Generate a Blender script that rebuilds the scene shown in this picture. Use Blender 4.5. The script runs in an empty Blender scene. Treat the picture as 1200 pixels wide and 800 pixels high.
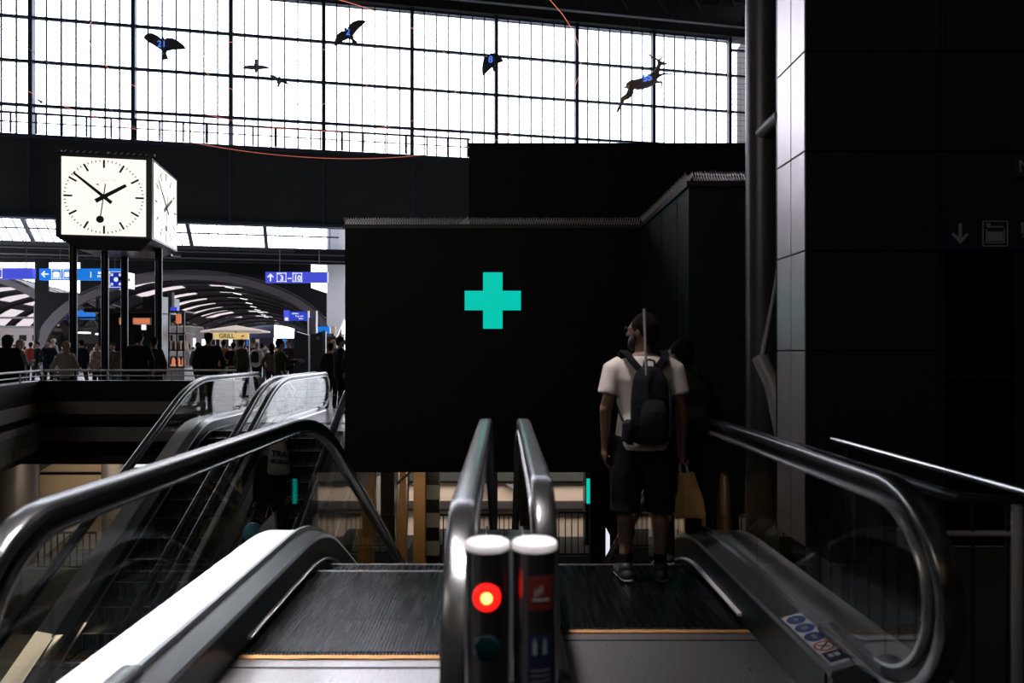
import bpy, bmesh, math, random
from mathutils import Vector, Matrix
random.seed(7)
sc = bpy.context.scene
C = sc.collection
PI = math.pi
# ------------------------------------------------------------------ camera, sky, light, exposure
F = 790.0; VX = 590.0; VY = 411.0; EYE = 1.45
cam_d = bpy.data.cameras.new('camera'); cam = bpy.data.objects.new('camera', cam_d); C.objects.link(cam)
cam.location = (0, 0, EYE); cam.rotation_euler = (PI / 2, 0, 0)
cam_d.sensor_width = 36; cam_d.lens = 36 * F / 1200
cam_d.shift_x = (600 - VX) / 1200; cam_d.shift_y = (VY - 400) / 1200
cam_d.clip_start = 0.05; cam_d.clip_end = 600
cam_d.dof.use_dof = True; cam_d.dof.focus_distance = 11.0; cam_d.dof.aperture_fstop = 2.2
sc.camera = cam
sc.view_settings.view_transform = 'Standard'; sc.view_settings.look = 'None'
sc.view_settings.exposure = 0.0; sc.view_settings.gamma = 1.0; sc.view_settings.use_curve_mapping = False
sc.cycles.use_denoising = True
sc.cycles.max_bounces = 10; sc.cycles.transparent_max_bounces = 32
sc.cycles.glossy_bounces = 4; sc.cycles.diffuse_bounces = 3
sc.cycles.sample_clamp_indirect = 4.0
sc.cycles.caustics_reflective = False; sc.cycles.caustics_refractive = False
w = bpy.data.worlds.new('sky'); sc.world = w; w.use_nodes = True
nt = w.node_tree; bg = nt.nodes['Background']
SKY = 5.5
wtc = nt.nodes.new('ShaderNodeTexCoord'); wn = nt.nodes.new('ShaderNodeTexNoise'); wn.inputs['Scale'].default_value = 2.0
wr = nt.nodes.new('ShaderNodeValToRGB')
wr.color_ramp.elements[0].position = .35; wr.color_ramp.elements[0].color = (.80, .86, 1, 1)
wr.color_ramp.elements[1].position = .65; wr.color_ramp.elements[1].color = (1, .97, 1, 1)
nt.links.new(wtc.outputs['Generated'], wn.inputs['Vector']); nt.links.new(wn.outputs['Fac'], wr.inputs['Fac'])
nt.links.new(wr.outputs['Color'], bg.inputs['Color']); bg.inputs['Strength'].default_value = SKY

def area(name, loc, size, power, color=(1, 1, 1), target=None, spread=PI):
    d = bpy.data.lights.new(name, 'AREA'); d.shape = 'RECTANGLE'; d.size, d.size_y = size; d.energy = power; d.color = color; d.spread = spread
    o = bpy.data.objects.new(name, d); C.objects.link(o); o.location = loc
    if target is not None:
        o.rotation_euler = (Vector(target) - Vector(loc)).to_track_quat('-Z', 'Y').to_euler()
    return o
# overhead and shed skylight daylight, warm lamps of the level below, unseen added fills
area('overhead_daylight', (-5.0, 2.0, 19.0), (2, 5), 330, (1, .93, .94), (-2.35, 3.3, 0), math.radians(11))  # unseen overhead daylight, beam narrowed to the left escalator and bollards
area('bollard_cap_fill', (.02, .95, 3.4), (.12, .12), 1.0, (1, .95, .95), (.02, 1.72, 1.0), math.radians(14))  # unseen fill added to whiten the bollard caps
area('rear_fill', (-9, -9, 9), (9, 5), 300, (1, .93, .86), (0.5, 5, 1.0))  # unseen fill added behind the viewer for the riders' backs
area('shed_skylight_near', (-14, 24, 7.9), (18, 8), 160, (1, .95, .97), (-14, 24, 0))
area('shed_skylight_far', (-20, 50, 6.6), (10, 30), 500, (1, .96, .98), (-20, 50, 0))
area('lower_hall_lamp_left', (-8.0, 16.3, -1.6), (7, 3.2), 330, (1, .80, .56), (-8.0, 18.5, -4))
area('lower_hall_lamp_middle', (0.5, 17.7, -1.0), (8, 1.4), 260, (1, .84, .70), (0.5, 19.5, -3.2))
area('lower_post_fill', (-1.6, 13.9, -1.3), (2.5, .4), 16, (1, .84, .66), (-1.6, 15.6, -2.6))  # unseen fill added to lighten the pine posts from the front
area('lower_hall_lamp_void', (-6.0, 7.5, -1.9), (3.0, 1.0), 14, (1, .8, .58), (-6.3, 7.6, -5), math.radians(150))

def P(px, py, Y):
    return Vector(((px - VX) * Y / F, Y, EYE - (py - VY) * Y / F))

# ------------------------------------------------------------------ materials
def mat(name, col, rough=.5, metal=0., noise=0., nscale=6., bump=0., bscale=40., emit=None, estr=0., spec=.5, stretch=None, ior=None):
    m = bpy.data.materials.new(name); m.use_nodes = True
    t = m.node_tree; b = t.nodes['Principled BSDF']
    b.inputs['Base Color'].default_value = (*col, 1); b.inputs['Roughness'].default_value = rough
    b.inputs['Metallic'].default_value = metal; b.inputs['Specular IOR Level'].default_value = spec
    tc = t.nodes.new('ShaderNodeTexCoord'); mp = t.nodes.new('ShaderNodeMapping')
    t.links.new(tc.outputs['Object'], mp.inputs['Vector'])
    if ior: b.inputs['IOR'].default_value = ior
    if stretch: mp.inputs['Scale'].default_value = stretch
    if noise:
        n = t.nodes.new('ShaderNodeTexNoise'); n.inputs['Scale'].default_value = nscale; n.inputs['Detail'].default_value = 5
        t.links.new(mp.outputs['Vector'], n.inputs['Vector'])
        r = t.nodes.new('ShaderNodeMapRange'); r.inputs['To Min'].default_value = 1 - noise; r.inputs['To Max'].default_value = 1 + noise
        t.links.new(n.outputs['Fac'], r.inputs['Value'])
        x = t.nodes.new('ShaderNodeVectorMath'); x.operation = 'SCALE'; x.inputs[0].default_value = col
        t.links.new(r.outputs['Result'], x.inputs['Scale']); t.links.new(x.outputs['Vector'], b.inputs['Base Color'])
        r2 = t.nodes.new('ShaderNodeMapRange'); r2.inputs['To Min'].default_value = max(0, rough - noise * .3); r2.inputs['To Max'].default_value = min(1, rough + noise * .3)
        t.links.new(n.outputs['Fac'], r2.inputs['Value']); t.links.new(r2.outputs['Result'], b.inputs['Roughness'])
    if bump:
        n = t.nodes.new('ShaderNodeTexNoise'); n.inputs['Scale'].default_value = bscale
        t.links.new(mp.outputs['Vector'], n.inputs['Vector'])
        bp = t.nodes.new('ShaderNodeBump'); bp.inputs['Strength'].default_value = bump; bp.inputs['Distance'].default_value = .01
        t.links.new(n.outputs['Fac'], bp.inputs['Height']); t.links.new(bp.outputs['Normal'], b.inputs['Normal'])
    if emit:
        b.inputs['Emission Color'].default_value = (*emit, 1); b.inputs['Emission Strength'].default_value = estr
    return m

def glassy(name, tint, refl=1.0, rough=.02, ior=1.45):
    m = bpy.data.materials.new(name); m.use_nodes = True; t = m.node_tree
    t.nodes.remove(t.nodes['Principled BSDF']); out = t.nodes['Material Output']
    tr = t.nodes.new('ShaderNodeBsdfTransparent'); tr.inputs['Color'].default_value = (*tint, 1)
    gl = t.nodes.new('ShaderNodeBsdfGlossy'); gl.inputs['Roughness'].default_value = rough
    fr = t.nodes.new('ShaderNodeFresnel'); ge = t.nodes.new('ShaderNodeNewGeometry'); mr = t.nodes.new('ShaderNodeMapRange')
    mr.inputs['To Min'].default_value = ior; mr.inputs['To Max'].default_value = 1 / ior   # a thin pane: the same reflection from both faces
    t.links.new(ge.outputs['Backfacing'], mr.inputs['Value']); t.links.new(mr.outputs['Result'], fr.inputs['IOR'])
    mu = t.nodes.new('ShaderNodeMath'); mu.operation = 'MULTIPLY'; mu.inputs[1].default_value = refl; mu.use_clamp = True
    mx = t.nodes.new('ShaderNodeMixShader')
    t.links.new(fr.outputs[0], mu.inputs[0]); t.links.new(mu.outputs[0], mx.inputs['Fac'])
    t.links.new(tr.outputs[0], mx.inputs[1]); t.links.new(gl.outputs[0], mx.inputs[2]); t.links.new(mx.outputs[0], out.inputs['Surface'])
    return m

def tread_mat():
    m = mat('ribbed_step_metal', (.07, .071, .075), .27, 1.0, .3, 1.0, stretch=(40, 2.5, 1))
    t = m.node_tree; b = t.nodes['Principled BSDF']
    tc = t.nodes.new('ShaderNodeTexCoord'); wv = t.nodes.new('ShaderNodeTexWave'); wv.bands_direction = 'X'; wv.inputs['Scale'].default_value = 17.0
    t.links.new(tc.outputs['Object'], wv.inputs['Vector'])
    bp = t.nodes.new('ShaderNodeBump'); bp.inputs['Strength'].default_value = .25; bp.inputs['Distance'].default_value = .004
    t.links.new(wv.outputs['Fac'], bp.inputs['Height']); t.links.new(bp.outputs['Normal'], b.inputs['Normal'])
    return m

M = dict(
    brushed=mat('brushed_steel', (.50, .51, .52), .32, 1.0, .12, 3, .03, 90, stretch=(20, 1, 20)),
    satin=mat('satin_steel', (.66, .64, .65), .46, .35, .06, 4, stretch=(1, .3, 1)),
    chrome=mat('polished_steel', (.62, .62, .63), .14, 1, .05, 4),
    darksteel=mat('dark_steel', (.05, .053, .056), .35, .7, .15, 4),
    skirt=mat('black_skirt_panel', (.018, .019, .02), .35, .6, .2, 5),
    rubber=mat('black_handrail_rubber', (.026, .025, .026), .235, 0, .1, 8, spec=1.0, ior=2.25),
    tread=tread_mat(),
    comb=mat('comb_aluminium', (.60, .58, .60), .30, .96, .2, 12, .05, 60, stretch=(8, 1, 1)),
    yellow=mat('worn_yellow_strip', (.20, .10, .03), .55, 0, .3, 20),
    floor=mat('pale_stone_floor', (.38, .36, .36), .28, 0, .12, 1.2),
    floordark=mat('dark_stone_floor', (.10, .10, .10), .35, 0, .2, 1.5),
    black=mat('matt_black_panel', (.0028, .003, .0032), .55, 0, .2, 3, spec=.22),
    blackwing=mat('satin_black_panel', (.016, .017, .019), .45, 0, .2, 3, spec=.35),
    wallgrey=mat('dark_grey_render', (.045, .053, .056), .8, 0, .25, .4, spec=.2),
    iron=mat('dark_window_iron', (.035, .055, .085), .5, .2, .1, 5),
    ironlight=mat('blue_grey_truss_steel', (.035, .038, .045), .55, .2, .15, 3),
    rib=mat('mauve_grey_rib_steel', (.05, .043, .05), .7, 0, .15, 2),
    roof=mat('dark_roof_boarding', (.012, .013, .015), .8, 0, .2, 2),
    profile=mat('steel_edge_profile', (.66, .64, .65), .26, .75, .05, 4),
    tube=mat('bollard_steel', (.30, .30, .31), .22, 1, .12, 3, stretch=(20, 20, 1)),
    roofgrey=mat('sooty_grey_steel', (.0055, .006, .007), .8, 0, .2, 2, spec=.12),
    clad=mat('daylit_side_cladding', (.68, .60, .63), .40, .9, .15, 1.5, .02, 30),  # pale base colour puts daylight into the pillar's narrow side
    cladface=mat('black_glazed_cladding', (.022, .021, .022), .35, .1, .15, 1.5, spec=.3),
    pipe=mat('dark_painted_pipe', (.07, .066, .068), .35, .3, .15, 4),
    pipelight=mat('grey_painted_pipe', (.35, .33, .33), .45, .1, .1, 4),
    spikes=mat('thin_steel_wire', (.9, .82, .82), .35, .95, .1, 10),
    coping=mat('dull_metal_coping', (.055, .052, .05), .5, .6, .15, 6),
    beige=mat('beige_stone_cladding', (.62, .50, .36), .6, 0, .08, 2, .02, 30),
    pinkstone=mat('pale_pink_wall', (.66, .58, .52), .6, 0, .08, 2),
    shadegrey=mat('shade_and_print_grey', (.20, .20, .22), .6, 0, .1, 3),  # grey of the wall-shade slabs, also of the sticker text lines
    band=mat('grey_stone_band', (.22, .21, .18), .5, 0, .15, 1.5),
    bandblack=mat('black_stone_band', (.006, .006, .006), .35, 0, .2, 2),
    wood=mat('pine_post', (.30, .155, .045), .6, 0, .35, 6, .1, 60, stretch=(6, 6, .6)),
    white=mat('white_painted_panel', (.78, .77, .78), .5, 0, .05, 3),
    signblue=mat('lit_violet_blue_sign', (.03, .04, .45), .4, emit=(.055, .075, .62), estr=.9),
    signsky=mat('lit_sky_blue_sign', (.01, .16, .6), .4, emit=(.008, .17, .66), estr=.9),
    signnavy=mat('lit_navy_sign', (.01, .03, .3), .4, emit=(.012, .035, .36), estr=.9),
    signwhite=mat('lit_white_sign_face', (.9, .9, .9), .4, emit=(.9, .92, 1), estr=.9),
    dimnavy=mat('unlit_navy_sign', (.010, .015, .034), .4),
    dimwhite=mat('unlit_grey_pictogram', (.24, .25, .25), .5),
    cross=mat('lit_green_cross_face', (.0, .3, .22), .4, emit=(.0, .54, .42), estr=1.0),
    dial=mat('lit_clock_dial', (.9, .88, .82), .4, emit=(1.0, .95, .85), estr=1.05),
    ink=mat('black_clock_paint', (.006, .006, .006), .5),
    faint=mat('pale_grey_print', (.5, .48, .46), .6, emit=(.6, .56, .5), estr=.9),
    redprint=mat('red_print', (.5, .03, .02), .5, emit=(.5, .03, .02), estr=.6),
    reddim=mat('dark_red_sticker', (.10, .010, .008), .5),
    navydim=mat('navy_sticker', (.006, .016, .05), .5),
    bluestick=mat('blue_sticker', (.03, .07, .20), .5, 0, .1, 20),
    whitestick=mat('white_sticker', (.62, .60, .60), .5),
    redring=mat('red_sticker_ring', (.35, .05, .03), .5),
    redlamp=mat('red_lamp_glow', (.6, .0, .0), .3, emit=(1, .012, .008), estr=1.6),
    redcore=mat('amber_lamp_core', (.9, .5, .1), .3, emit=(1, .55, .12), estr=3.2),
    greenlamp=mat('unlit_green_lens', (.0, .022, .024), .25),
    bluelamp=mat('unlit_blue_lens', (.01, .02, .06), .25),
    bollardtop=mat('pale_metal_cap', (.95, .92, .93), .5, .0, .05, 10),
    neon=mat('red_neon_tube', (.9, .2, .1), .4, emit=(1, .25, .16), estr=1.0),
    neonblue=mat('blue_neon_tube', (.2, .4, 1), .4, emit=(.10, .26, 1), estr=1.0),
    feather=mat('dark_grey_plumage', (.09, .095, .10), .7, 0, .3, 9),
    featherlight=mat('slate_plumage', (.25, .28, .33), .7, 0, .3, 9),
    fur=mat('brown_deer_coat', (.40, .29, .20), .8, 0, .3, 5),
    furpale=mat('cream_deer_belly', (.5, .42, .33), .8, 0, .2, 6),
    lampwarm=mat('warm_lamp', (1, .8, .5), .3, emit=(1, .72, .42), estr=5.0),
    lampwhite=mat('white_lamp', (1, 1, 1), .3, emit=(.85, .93, 1), estr=1.4),
    orange=mat('lit_orange_menu', (.5, .15, .05), .5, emit=(.75, .22, .10), estr=.8),
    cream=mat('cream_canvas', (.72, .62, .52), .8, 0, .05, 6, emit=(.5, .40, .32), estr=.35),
    yellowsign=mat('lit_yellow_fascia', (.7, .55, .2), .5, emit=(.72, .55, .22), estr=.75),
    brownletter=mat('brown_lettering', (.10, .05, .02), .5),
    paper=mat('brown_paper_bag', (.36, .205, .075), .75, 0, .15, 12, .15, 20),
    canvasbag=mat('cream_cotton_bag', (.42, .38, .30), .85, 0, .1, 20),
    cane=mat('aluminium_pole', (.55, .55, .55), .35, .7),
    turquoise=mat('turquoise_fabric', (.03, .42, .55), .6),
    skin=mat('skin', (.30, .17, .115), .55, 0, .1, 14),
    skinshade=mat('tanned_skin', (.20, .105, .07), .55, 0, .12, 14),
    tshirt=mat('white_cotton_shirt', (.66, .59, .54), .85, 0, .06, 8, .2, 25),
    shorts=mat('black_cargo_cloth', (.008, .008, .008), .95, 0, .2, 14, .2, 60, spec=.08),
    packcloth=mat('dark_pack_nylon', (.007, .008, .011), .8, 0, .25, 14, .15, 60, spec=.12),
    packgrey=mat('grey_pack_fabric', (.014, .014, .0155), .8, 0, .15, 20, spec=.12),
    packblue=mat('petrol_pack_panel', (.012, .035, .05), .6),
    hairdark=mat('dark_brown_hair', (.010, .007, .005), .9, 0, .3, 30, .4, 120, spec=.1),
    hairblond=mat('blond_hair', (.28, .17, .08), .6, 0, .25, 30, .3, 80),
    hairgrey=mat('grey_hair', (.30, .29, .28), .7, 0, .2, 30),
    beard=mat('grey_brown_beard', (.06, .05, .045), .8, 0, .3, 30),
    shoe=mat('black_trainer', (.010, .010, .011), .5), sole=mat('grey_shoe_sole', (.12, .11, .10), .6),
    glass=glassy('balustrade_glass', (.90, .915, .90), 1.0),
    glasspane=glassy('window_glass', (.95, .97, 1.0), .5, .05),
    skylight=glassy('sooty_skylight_glass', (.44, .40, .39), .01, .1),
    hazeglass=glassy('dusty_clerestory_glass', (.62, .62, .66), .3, .1),
    darkglass=glassy('dark_door_glass', (.10, .11, .11), 1.0, .01),
)
CLOTH = {}
def cloth(name, col):
    if name not in CLOTH: CLOTH[name] = mat(name, col, .9, 0, .15, 12, .1, 50, spec=.15)
    return CLOTH[name]

# ------------------------------------------------------------------ mesh helpers
class MB:
    def __init__(s): s.v = []; s.f = []
    def add(s, vs, fs):
        n = len(s.v); s.v += [Vector(q) for q in vs]; s.f += [tuple(i + n for i in f) for f in fs]; return s
    def box(s, c, d, rz=0.0, mtx=None):
        c = Vector(c); hx, hy, hz = d[0] / 2, d[1] / 2, d[2] / 2
        R = mtx if mtx is not None else Matrix.Rotation(rz, 3, 'Z')
        vs = [c + R @ Vector((x, y, z)) for z in (-hz, hz) for (x, y) in ((-hx, -hy), (hx, -hy), (hx, hy), (-hx, hy))]
        return s.add(vs, [(3, 2, 1, 0), (4, 5, 6, 7), (0, 1, 5, 4), (1, 2, 6, 5), (2, 3, 7, 6), (3, 0, 4, 7)])
    def mm(s, a, b):
        a = Vector(a); b = Vector(b); return s.box((a + b) / 2, [abs(b[i] - a[i]) for i in range(3)])
    def bar(s, p0, p1, wd, ht, up=(0, 0, 1)):
        p0 = Vector(p0); p1 = Vector(p1); d = (p1 - p0); L = d.length; d.normalize(); up = Vector(up)
        x = d.cross(up)
        if x.length < 1e-4: x = d.cross(Vector((1, 0, 0)))
        x.normalize(); z = x.cross(d)
        R = Matrix((x, d, z)).transposed()
        return s.box((p0 + p1) / 2, (wd, L, ht), mtx=R)
    def rings(s, rs, closed=False, caps=True):
        n = len(rs[0]); b = len(s.v)
        for r in rs: s.v += [Vector(q) for q in r]
        m = len(rs)
        for i in range(m if closed else m - 1):
            for j in range(n):
                a = b + i * n; c = b + ((i + 1) % m) * n; k = (j + 1) % n
                s.f.append((a + j, a + k, c + k, c + j))
        if caps and not closed:
            s.f.append(tuple(b + j for j in range(n))[::-1]); s.f.append(tuple(b + (m - 1) * n + j for j in range(n)))
        return s
    def tube(s, pts, r, n=10, closed=False, caps=True, flat=None):
        pts = [Vector(p) for p in pts]; m = len(pts); rs = []
        rad = r if isinstance(r, (list, tuple)) else [r] * m
        ref = None
        for i, p in enumerate(pts):
            a = pts[i - 1] if (i > 0 or closed) else p; c = pts[(i + 1) % m] if (i < m - 1 or closed) else p
            d = (c - a).normalized()
            if ref is None:
                ref = Vector((0, 0, 1)) if abs(d.z) < .9 else Vector((0, 1, 0))
            x = d.cross(ref).normalized(); y = x.cross(d).normalized(); ref = y
            fx = 1.0; fy = 1.0
            if flat: fx, fy = flat
            rs.append([p + x * math.cos(2 * PI * j / n) * rad[i] * fx + y * math.sin(2 * PI * j / n) * rad[i] * fy for j in range(n)])
        return s.rings(rs, closed, caps)
    def cyl(s, p0, p1, r0, r1=None, n=20):
        return s.tube([p0, p1], [r0, r0 if r1 is None else r1], n)
    def cap(s, p0, p1, r0, r1=None, n=12, flat=None):
        p0 = Vector(p0); p1 = Vector(p1); r1 = r0 if r1 is None else r1
        d = (p1 - p0); d = d.normalized() if d.length > 1e-6 else Vector((0, 0, 1))
        pts = []; rr = []
        for a in (80, 50, 22): pts.append(p0 - d * r0 * math.sin(math.radians(a))); rr.append(max(.0015, r0 * math.cos(math.radians(a))))
        pts += [p0, p1]; rr += [r0, r1]
        for a in (22, 50, 80): pts.append(p1 + d * r1 * math.sin(math.radians(a))); rr.append(max(.0015, r1 * math.cos(math.radians(a))))
        return s.tube(pts, rr, n, flat=flat)
    def ell(s, rows, n=20):
        """rows: (x, y, z, rx, ry) horizontal ellipses"""
        rs = [[Vector((x + rx * math.cos(2 * PI * j / n), y + ry * math.sin(2 * PI * j / n), z)) for j in range(n)] for (x, y, z, rx, ry) in rows]
        return s.rings(rs)
    def ball(s, c, r, n=14, m=8, mtx=None):
        c = Vector(c); r = (r, r, r) if not isinstance(r, (tuple, list)) else r; rs = []
        for i in range(m + 1):
            a = -PI / 2 + PI * (i + .04 if i == 0 else (i - .04 if i == m else i)) / m
            ring = []
            for j in range(n):
                q = Vector((r[0] * math.cos(a) * math.cos(2 * PI * j / n), r[1] * math.cos(a) * math.sin(2 * PI * j / n), r[2] * math.sin(a)))
                ring.append(c + (mtx @ q if mtx is not None else q))
            rs.append(ring)
        return s.rings(rs)
    def prism(s, poly, o, u, v, depth):
        """poly 2D in plane (u,v) at o, thick by vector depth"""
        o = Vector(o); u = Vector(u); v = Vector(v); d = Vector(depth); n = len(poly)
        A = [o + u * a + v * b for a, b in poly]; b0 = len(s.v)
        s.v += A + [q + d for q in A]
        s.f.append(tuple(b0 + i for i in range(n))); s.f.append(tuple(b0 + n + i for i in range(n))[::-1])
        for i in range(n):
            k = (i + 1) % n; s.f.append((b0 + i, b0 + n + i, b0 + n + k, b0 + k))
        return s
    def mesh(s, name, smooth=False):
        me = bpy.data.meshes.new(name); me.from_pydata([tuple(q) for q in s.v], [], s.f)
        bm = bmesh.new(); bm.from_mesh(me); bmesh.ops.recalc_face_normals(bm, faces=bm.faces)
        if smooth:
            for f in bm.faces: f.smooth = True
            for e in bm.edges:
                if len(e.link_faces) == 2 and e.calc_face_angle(0) > math.radians(38): e.smooth = False
        bm.to_mesh(me); bm.free(); me.update(); return me
    def build(s, name, m, parent=None, smooth=False, local=False, bevel=0):
        o = bpy.data.objects.new(name, s.mesh(name, smooth)); C.objects.link(o)
        o.data.materials.append(m)
        if parent is not None:
            o.parent = parent
            if not local: o.matrix_parent_inverse = Matrix.Translation(-parent.location)
        if bevel:
            bv = o.modifiers.new('bevel', 'BEVEL'); bv.width = bevel; bv.segments = 2; bv.limit_method = 'ANGLE'
        return o

def tag(o, label=None, cat=None, group=None, kind=None):
    if label: o['label'] = label
    if cat: o['category'] = cat
    if group: o['group'] = group
    if kind: o['kind'] = kind
    return o
def thing(name, label, cat, loc=(0, 0, 0), group=None, rz=0.0):
    o = bpy.data.objects.new(name, None); C.objects.link(o); o.location = loc; o.rotation_euler = (0, 0, rz)
    o.empty_display_size = .2
    return tag(o, label, cat, group)
def struct(name, mb, m, parent=None, label=None, **k):
    o = mb.build(name, m, parent, **k)
    if parent is None: o['kind'] = 'structure'
    if label: o['label'] = label
    return o
def part(name, mb, m, parent, **k): return mb.build(name, m, parent, **k)

def text_mesh(txt, size, ext=.003, align='CENTER', bold=0.0):
    c = bpy.data.curves.new('lettering', 'FONT'); c.body = txt; c.size = size; c.extrude = ext; c.align_x = align; c.align_y = 'CENTER'; c.offset = bold; c.resolution_u = 3
    o = bpy.data.objects.new('lettering', c); C.objects.link(o)
    dg = bpy.context.evaluated_depsgraph_get(); me = bpy.data.meshes.new_from_object(o.evaluated_get(dg))
    bpy.data.objects.remove(o); bpy.data.curves.remove(c); return me
def lettering(txt, size, m, parent, pos, u, v, name='lettering', bold=0.0, align='CENTER', ext=.003):
    """text in plane spanned by u (reading direction) and v (up) at world pos"""
    me = text_mesh(txt, size, ext, align, bold); u = Vector(u).normalized(); v = Vector(v).normalized(); n = u.cross(v)
    R = Matrix((u, v, n)).transposed().to_4x4(); me.transform(Matrix.Translation(Vector(pos)) @ R)
    me.materials.clear(); me.materials.append(m)
    o = bpy.data.objects.new(name, me); C.objects.link(o); o.parent = parent; o.matrix_parent_inverse = Matrix.Translation(-parent.location)
    return o

S = .19                                        # the great hall stands askew of the escalators
HW = Vector((1, S, 0)).normalized()            # along the great window
HN = Vector((-S, 1, 0)).normalized()           # into the train shed
UP = Vector((0, 0, 1))
def W(x, z, off=0.0, Y0=38.0):
    return Vector((x, Y0 + S * x, z)) + HN * off

# ------------------------------------------------------------------ shell of the hall
XL, XR = -32.93, 15.9
def hall_wall(x0, x1, z0, z1, th=.5, off=0.0, Y0=38.0):
    mb = MB(); a = W(x0, z0, off, Y0); b = W(x1, z0, off, Y0); mb.rings([[a, b, b + HN * th, a + HN * th], [q + UP * (z1 - z0) for q in (a, b, b + HN * th, a + HN * th)]]); return mb
struct('wall_front', hall_wall(XL, XR, 8.15, 12.15, .9), M['wallgrey'])
struct('wall_upper', hall_wall(XL, XR, 20.4, 22.5, .9), M['roof'])
mb = MB()
for z in (8.15, 12.12): mb.bar(W(XL, z, -.05), W(XR, z, -.05), .14, .16)
for k in range(-6, 4): mb.bar(W(-.36 + 4.65 * k, 8.2, -.03), W(-.36 + 4.65 * k, 12.1, -.03), .12, .06, up=HN)
struct('trim_1', mb, M['iron'])
BAY = 4.65; X0 = -.36
for k in range(-7, 3):
    a = X0 + BAY * k; n = k + 8
    mb = MB()
    mb.bar(W(a, 12.15, .3), W(a, 20.4, .3), .20, .34, up=HN)
    for z in (13.75, 15.95, 18.15, 20.3): mb.bar(W(a, z, .3), W(a + BAY, z, .3), .16, .13)
    for j in range(1, 7): mb.bar(W(a + BAY * j / 7, 12.15, .3), W(a + BAY * j / 7, 20.4, .3), .07, .08, up=HN)
    wd = struct('window_%d' % n, mb, M['iron'])
    g = MB(); q = [W(a + .06, 12.2, .36), W(a + BAY - .06, 12.2, .36), W(a + BAY - .06, 20.3, .36), W(a + .06, 20.3, .36)]
    g.rings([q, [p + HN * .01 for p in q]]); g.build('glass_pane', M['glasspane'], wd)
# closing strip at the right end of the window, in front of a netted bay
mb = MB(); mb.bar(W(13.75, 12.15, .3), W(13.75, 20.4, .3), .2, .34, up=HN)
for j in range(5): mb.bar(W(14.1 + .4 * j, 12.15, .4), W(14.1 + .4 * j, 20.4, .4), .02, .03, up=HN)
for j in range(26): mb.bar(W(13.8, 12.3 + .32 * j, .4), W(15.8, 12.3 + .32 * j, .4), .02, .015)
for z in (15.95, 18.15, 19.7): mb.bar(W(13.7, z, .3), W(15.9, z, .3), .12, .12)
struct('window_11', mb, M['iron'])
struct('wall_right', MB().mm((15.9, -12, -6), (16.4, 46, 22)), M['roof'])
struct('wall_left', MB().mm((-33.4, -12, -6), (-32.9, 30, 22)), M['roof'])
struct('wall_back', MB().mm((-33.4, -12.5, -6), (16.4, -12, 22)), M['roof'])
struct('ceiling', MB().prism([(-33.4, -12.5), (16.4, -12.5), (16.4, 41.9), (-33.4, 32.4)], (0, 0, 22.5), (1, 0, 0), (0, 1, 0), (0, 0, .4)), M['roof'])
# balustrade walk in front of the great window
t = thing('gallery_railing', 'thin black railing along the ledge below the great hall window', 'railing', W(-20, 12.15, -.4))
mb = MB(); mb.bar(W(-32, 13.15, -.35), W(-1.9, 13.15, -.35), .09, .09); mb.bar(W(-32, 12.7, -.35), W(-1.9, 12.7, -.35), .05, .05)
part('rail', mb, M['iron'], t)
for i in range(28):
    x = -32 + i * 1.11
    part('post', MB().bar(W(x, 12.15, -.35), W(x, 13.15, -.35), .08 if i % 3 else .13, .06, up=HN), M['iron'], t)
# roof trusses just in front of the window head
for j, off in enumerate((-1.2, -4.2)):
    mb = MB(); z0, z1 = 20.5, 22.3
    mb.bar(W(-33, z0, off), W(15.8, z0, off), .25, .3); mb.bar(W(-33, z1, off), W(15.8, z1, off), .2, .25)
    for i in range(21):
        x = -32.5 + 2.325 * i
        mb.bar(W(x, z0, off), W(x + 1.16, z1, off), .12, .12); mb.bar(W(x + 1.16, z1, off), W(x + 2.325, z0, off), .12, .12)
    struct('roof_beam', mb, M['ironlight'] if j else M['roof'])
mb = MB().cyl(P(-5, 28, 22), P(180, 166, 36), .012, n=6)
tag(mb.build('stay_cable', M['iron']), 'thin dark cable slanting down across the window at left', 'cable')
mb = MB().cyl(P(875, 40, 36), P(600, 170, 34), .012, n=6)
tag(mb.build('stay_cable', M['iron']), 'thin dark cable slanting behind the leaping deer', 'cable')

# low ceiling with warm lamps over the entrance behind the viewer
struct('ceiling_entrance', MB().mm((-5, -12, 3.5), (15.9, -1.6, 3.7)), M['roof'])
for i, (x, y) in enumerate(((-2.6, -2.4), (.2, -2.4), (3.0, -2.4), (-2.6, -5), (.2, -5), (3.0, -5))):
    t = thing('ceiling_lamp', 'round warm lamp in the low ceiling behind the viewer', 'lamp', (x, y, 3.5), 'warm ceiling lamps')
    part('rim', MB().cyl((x, y, 3.43), (x, y, 3.5), .20, n=24), M['darksteel'], t); part('diffuser', MB().cyl((x, y, 3.42), (x, y, 3.43), .17, n=24), M['lampwarm'], t)
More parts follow.
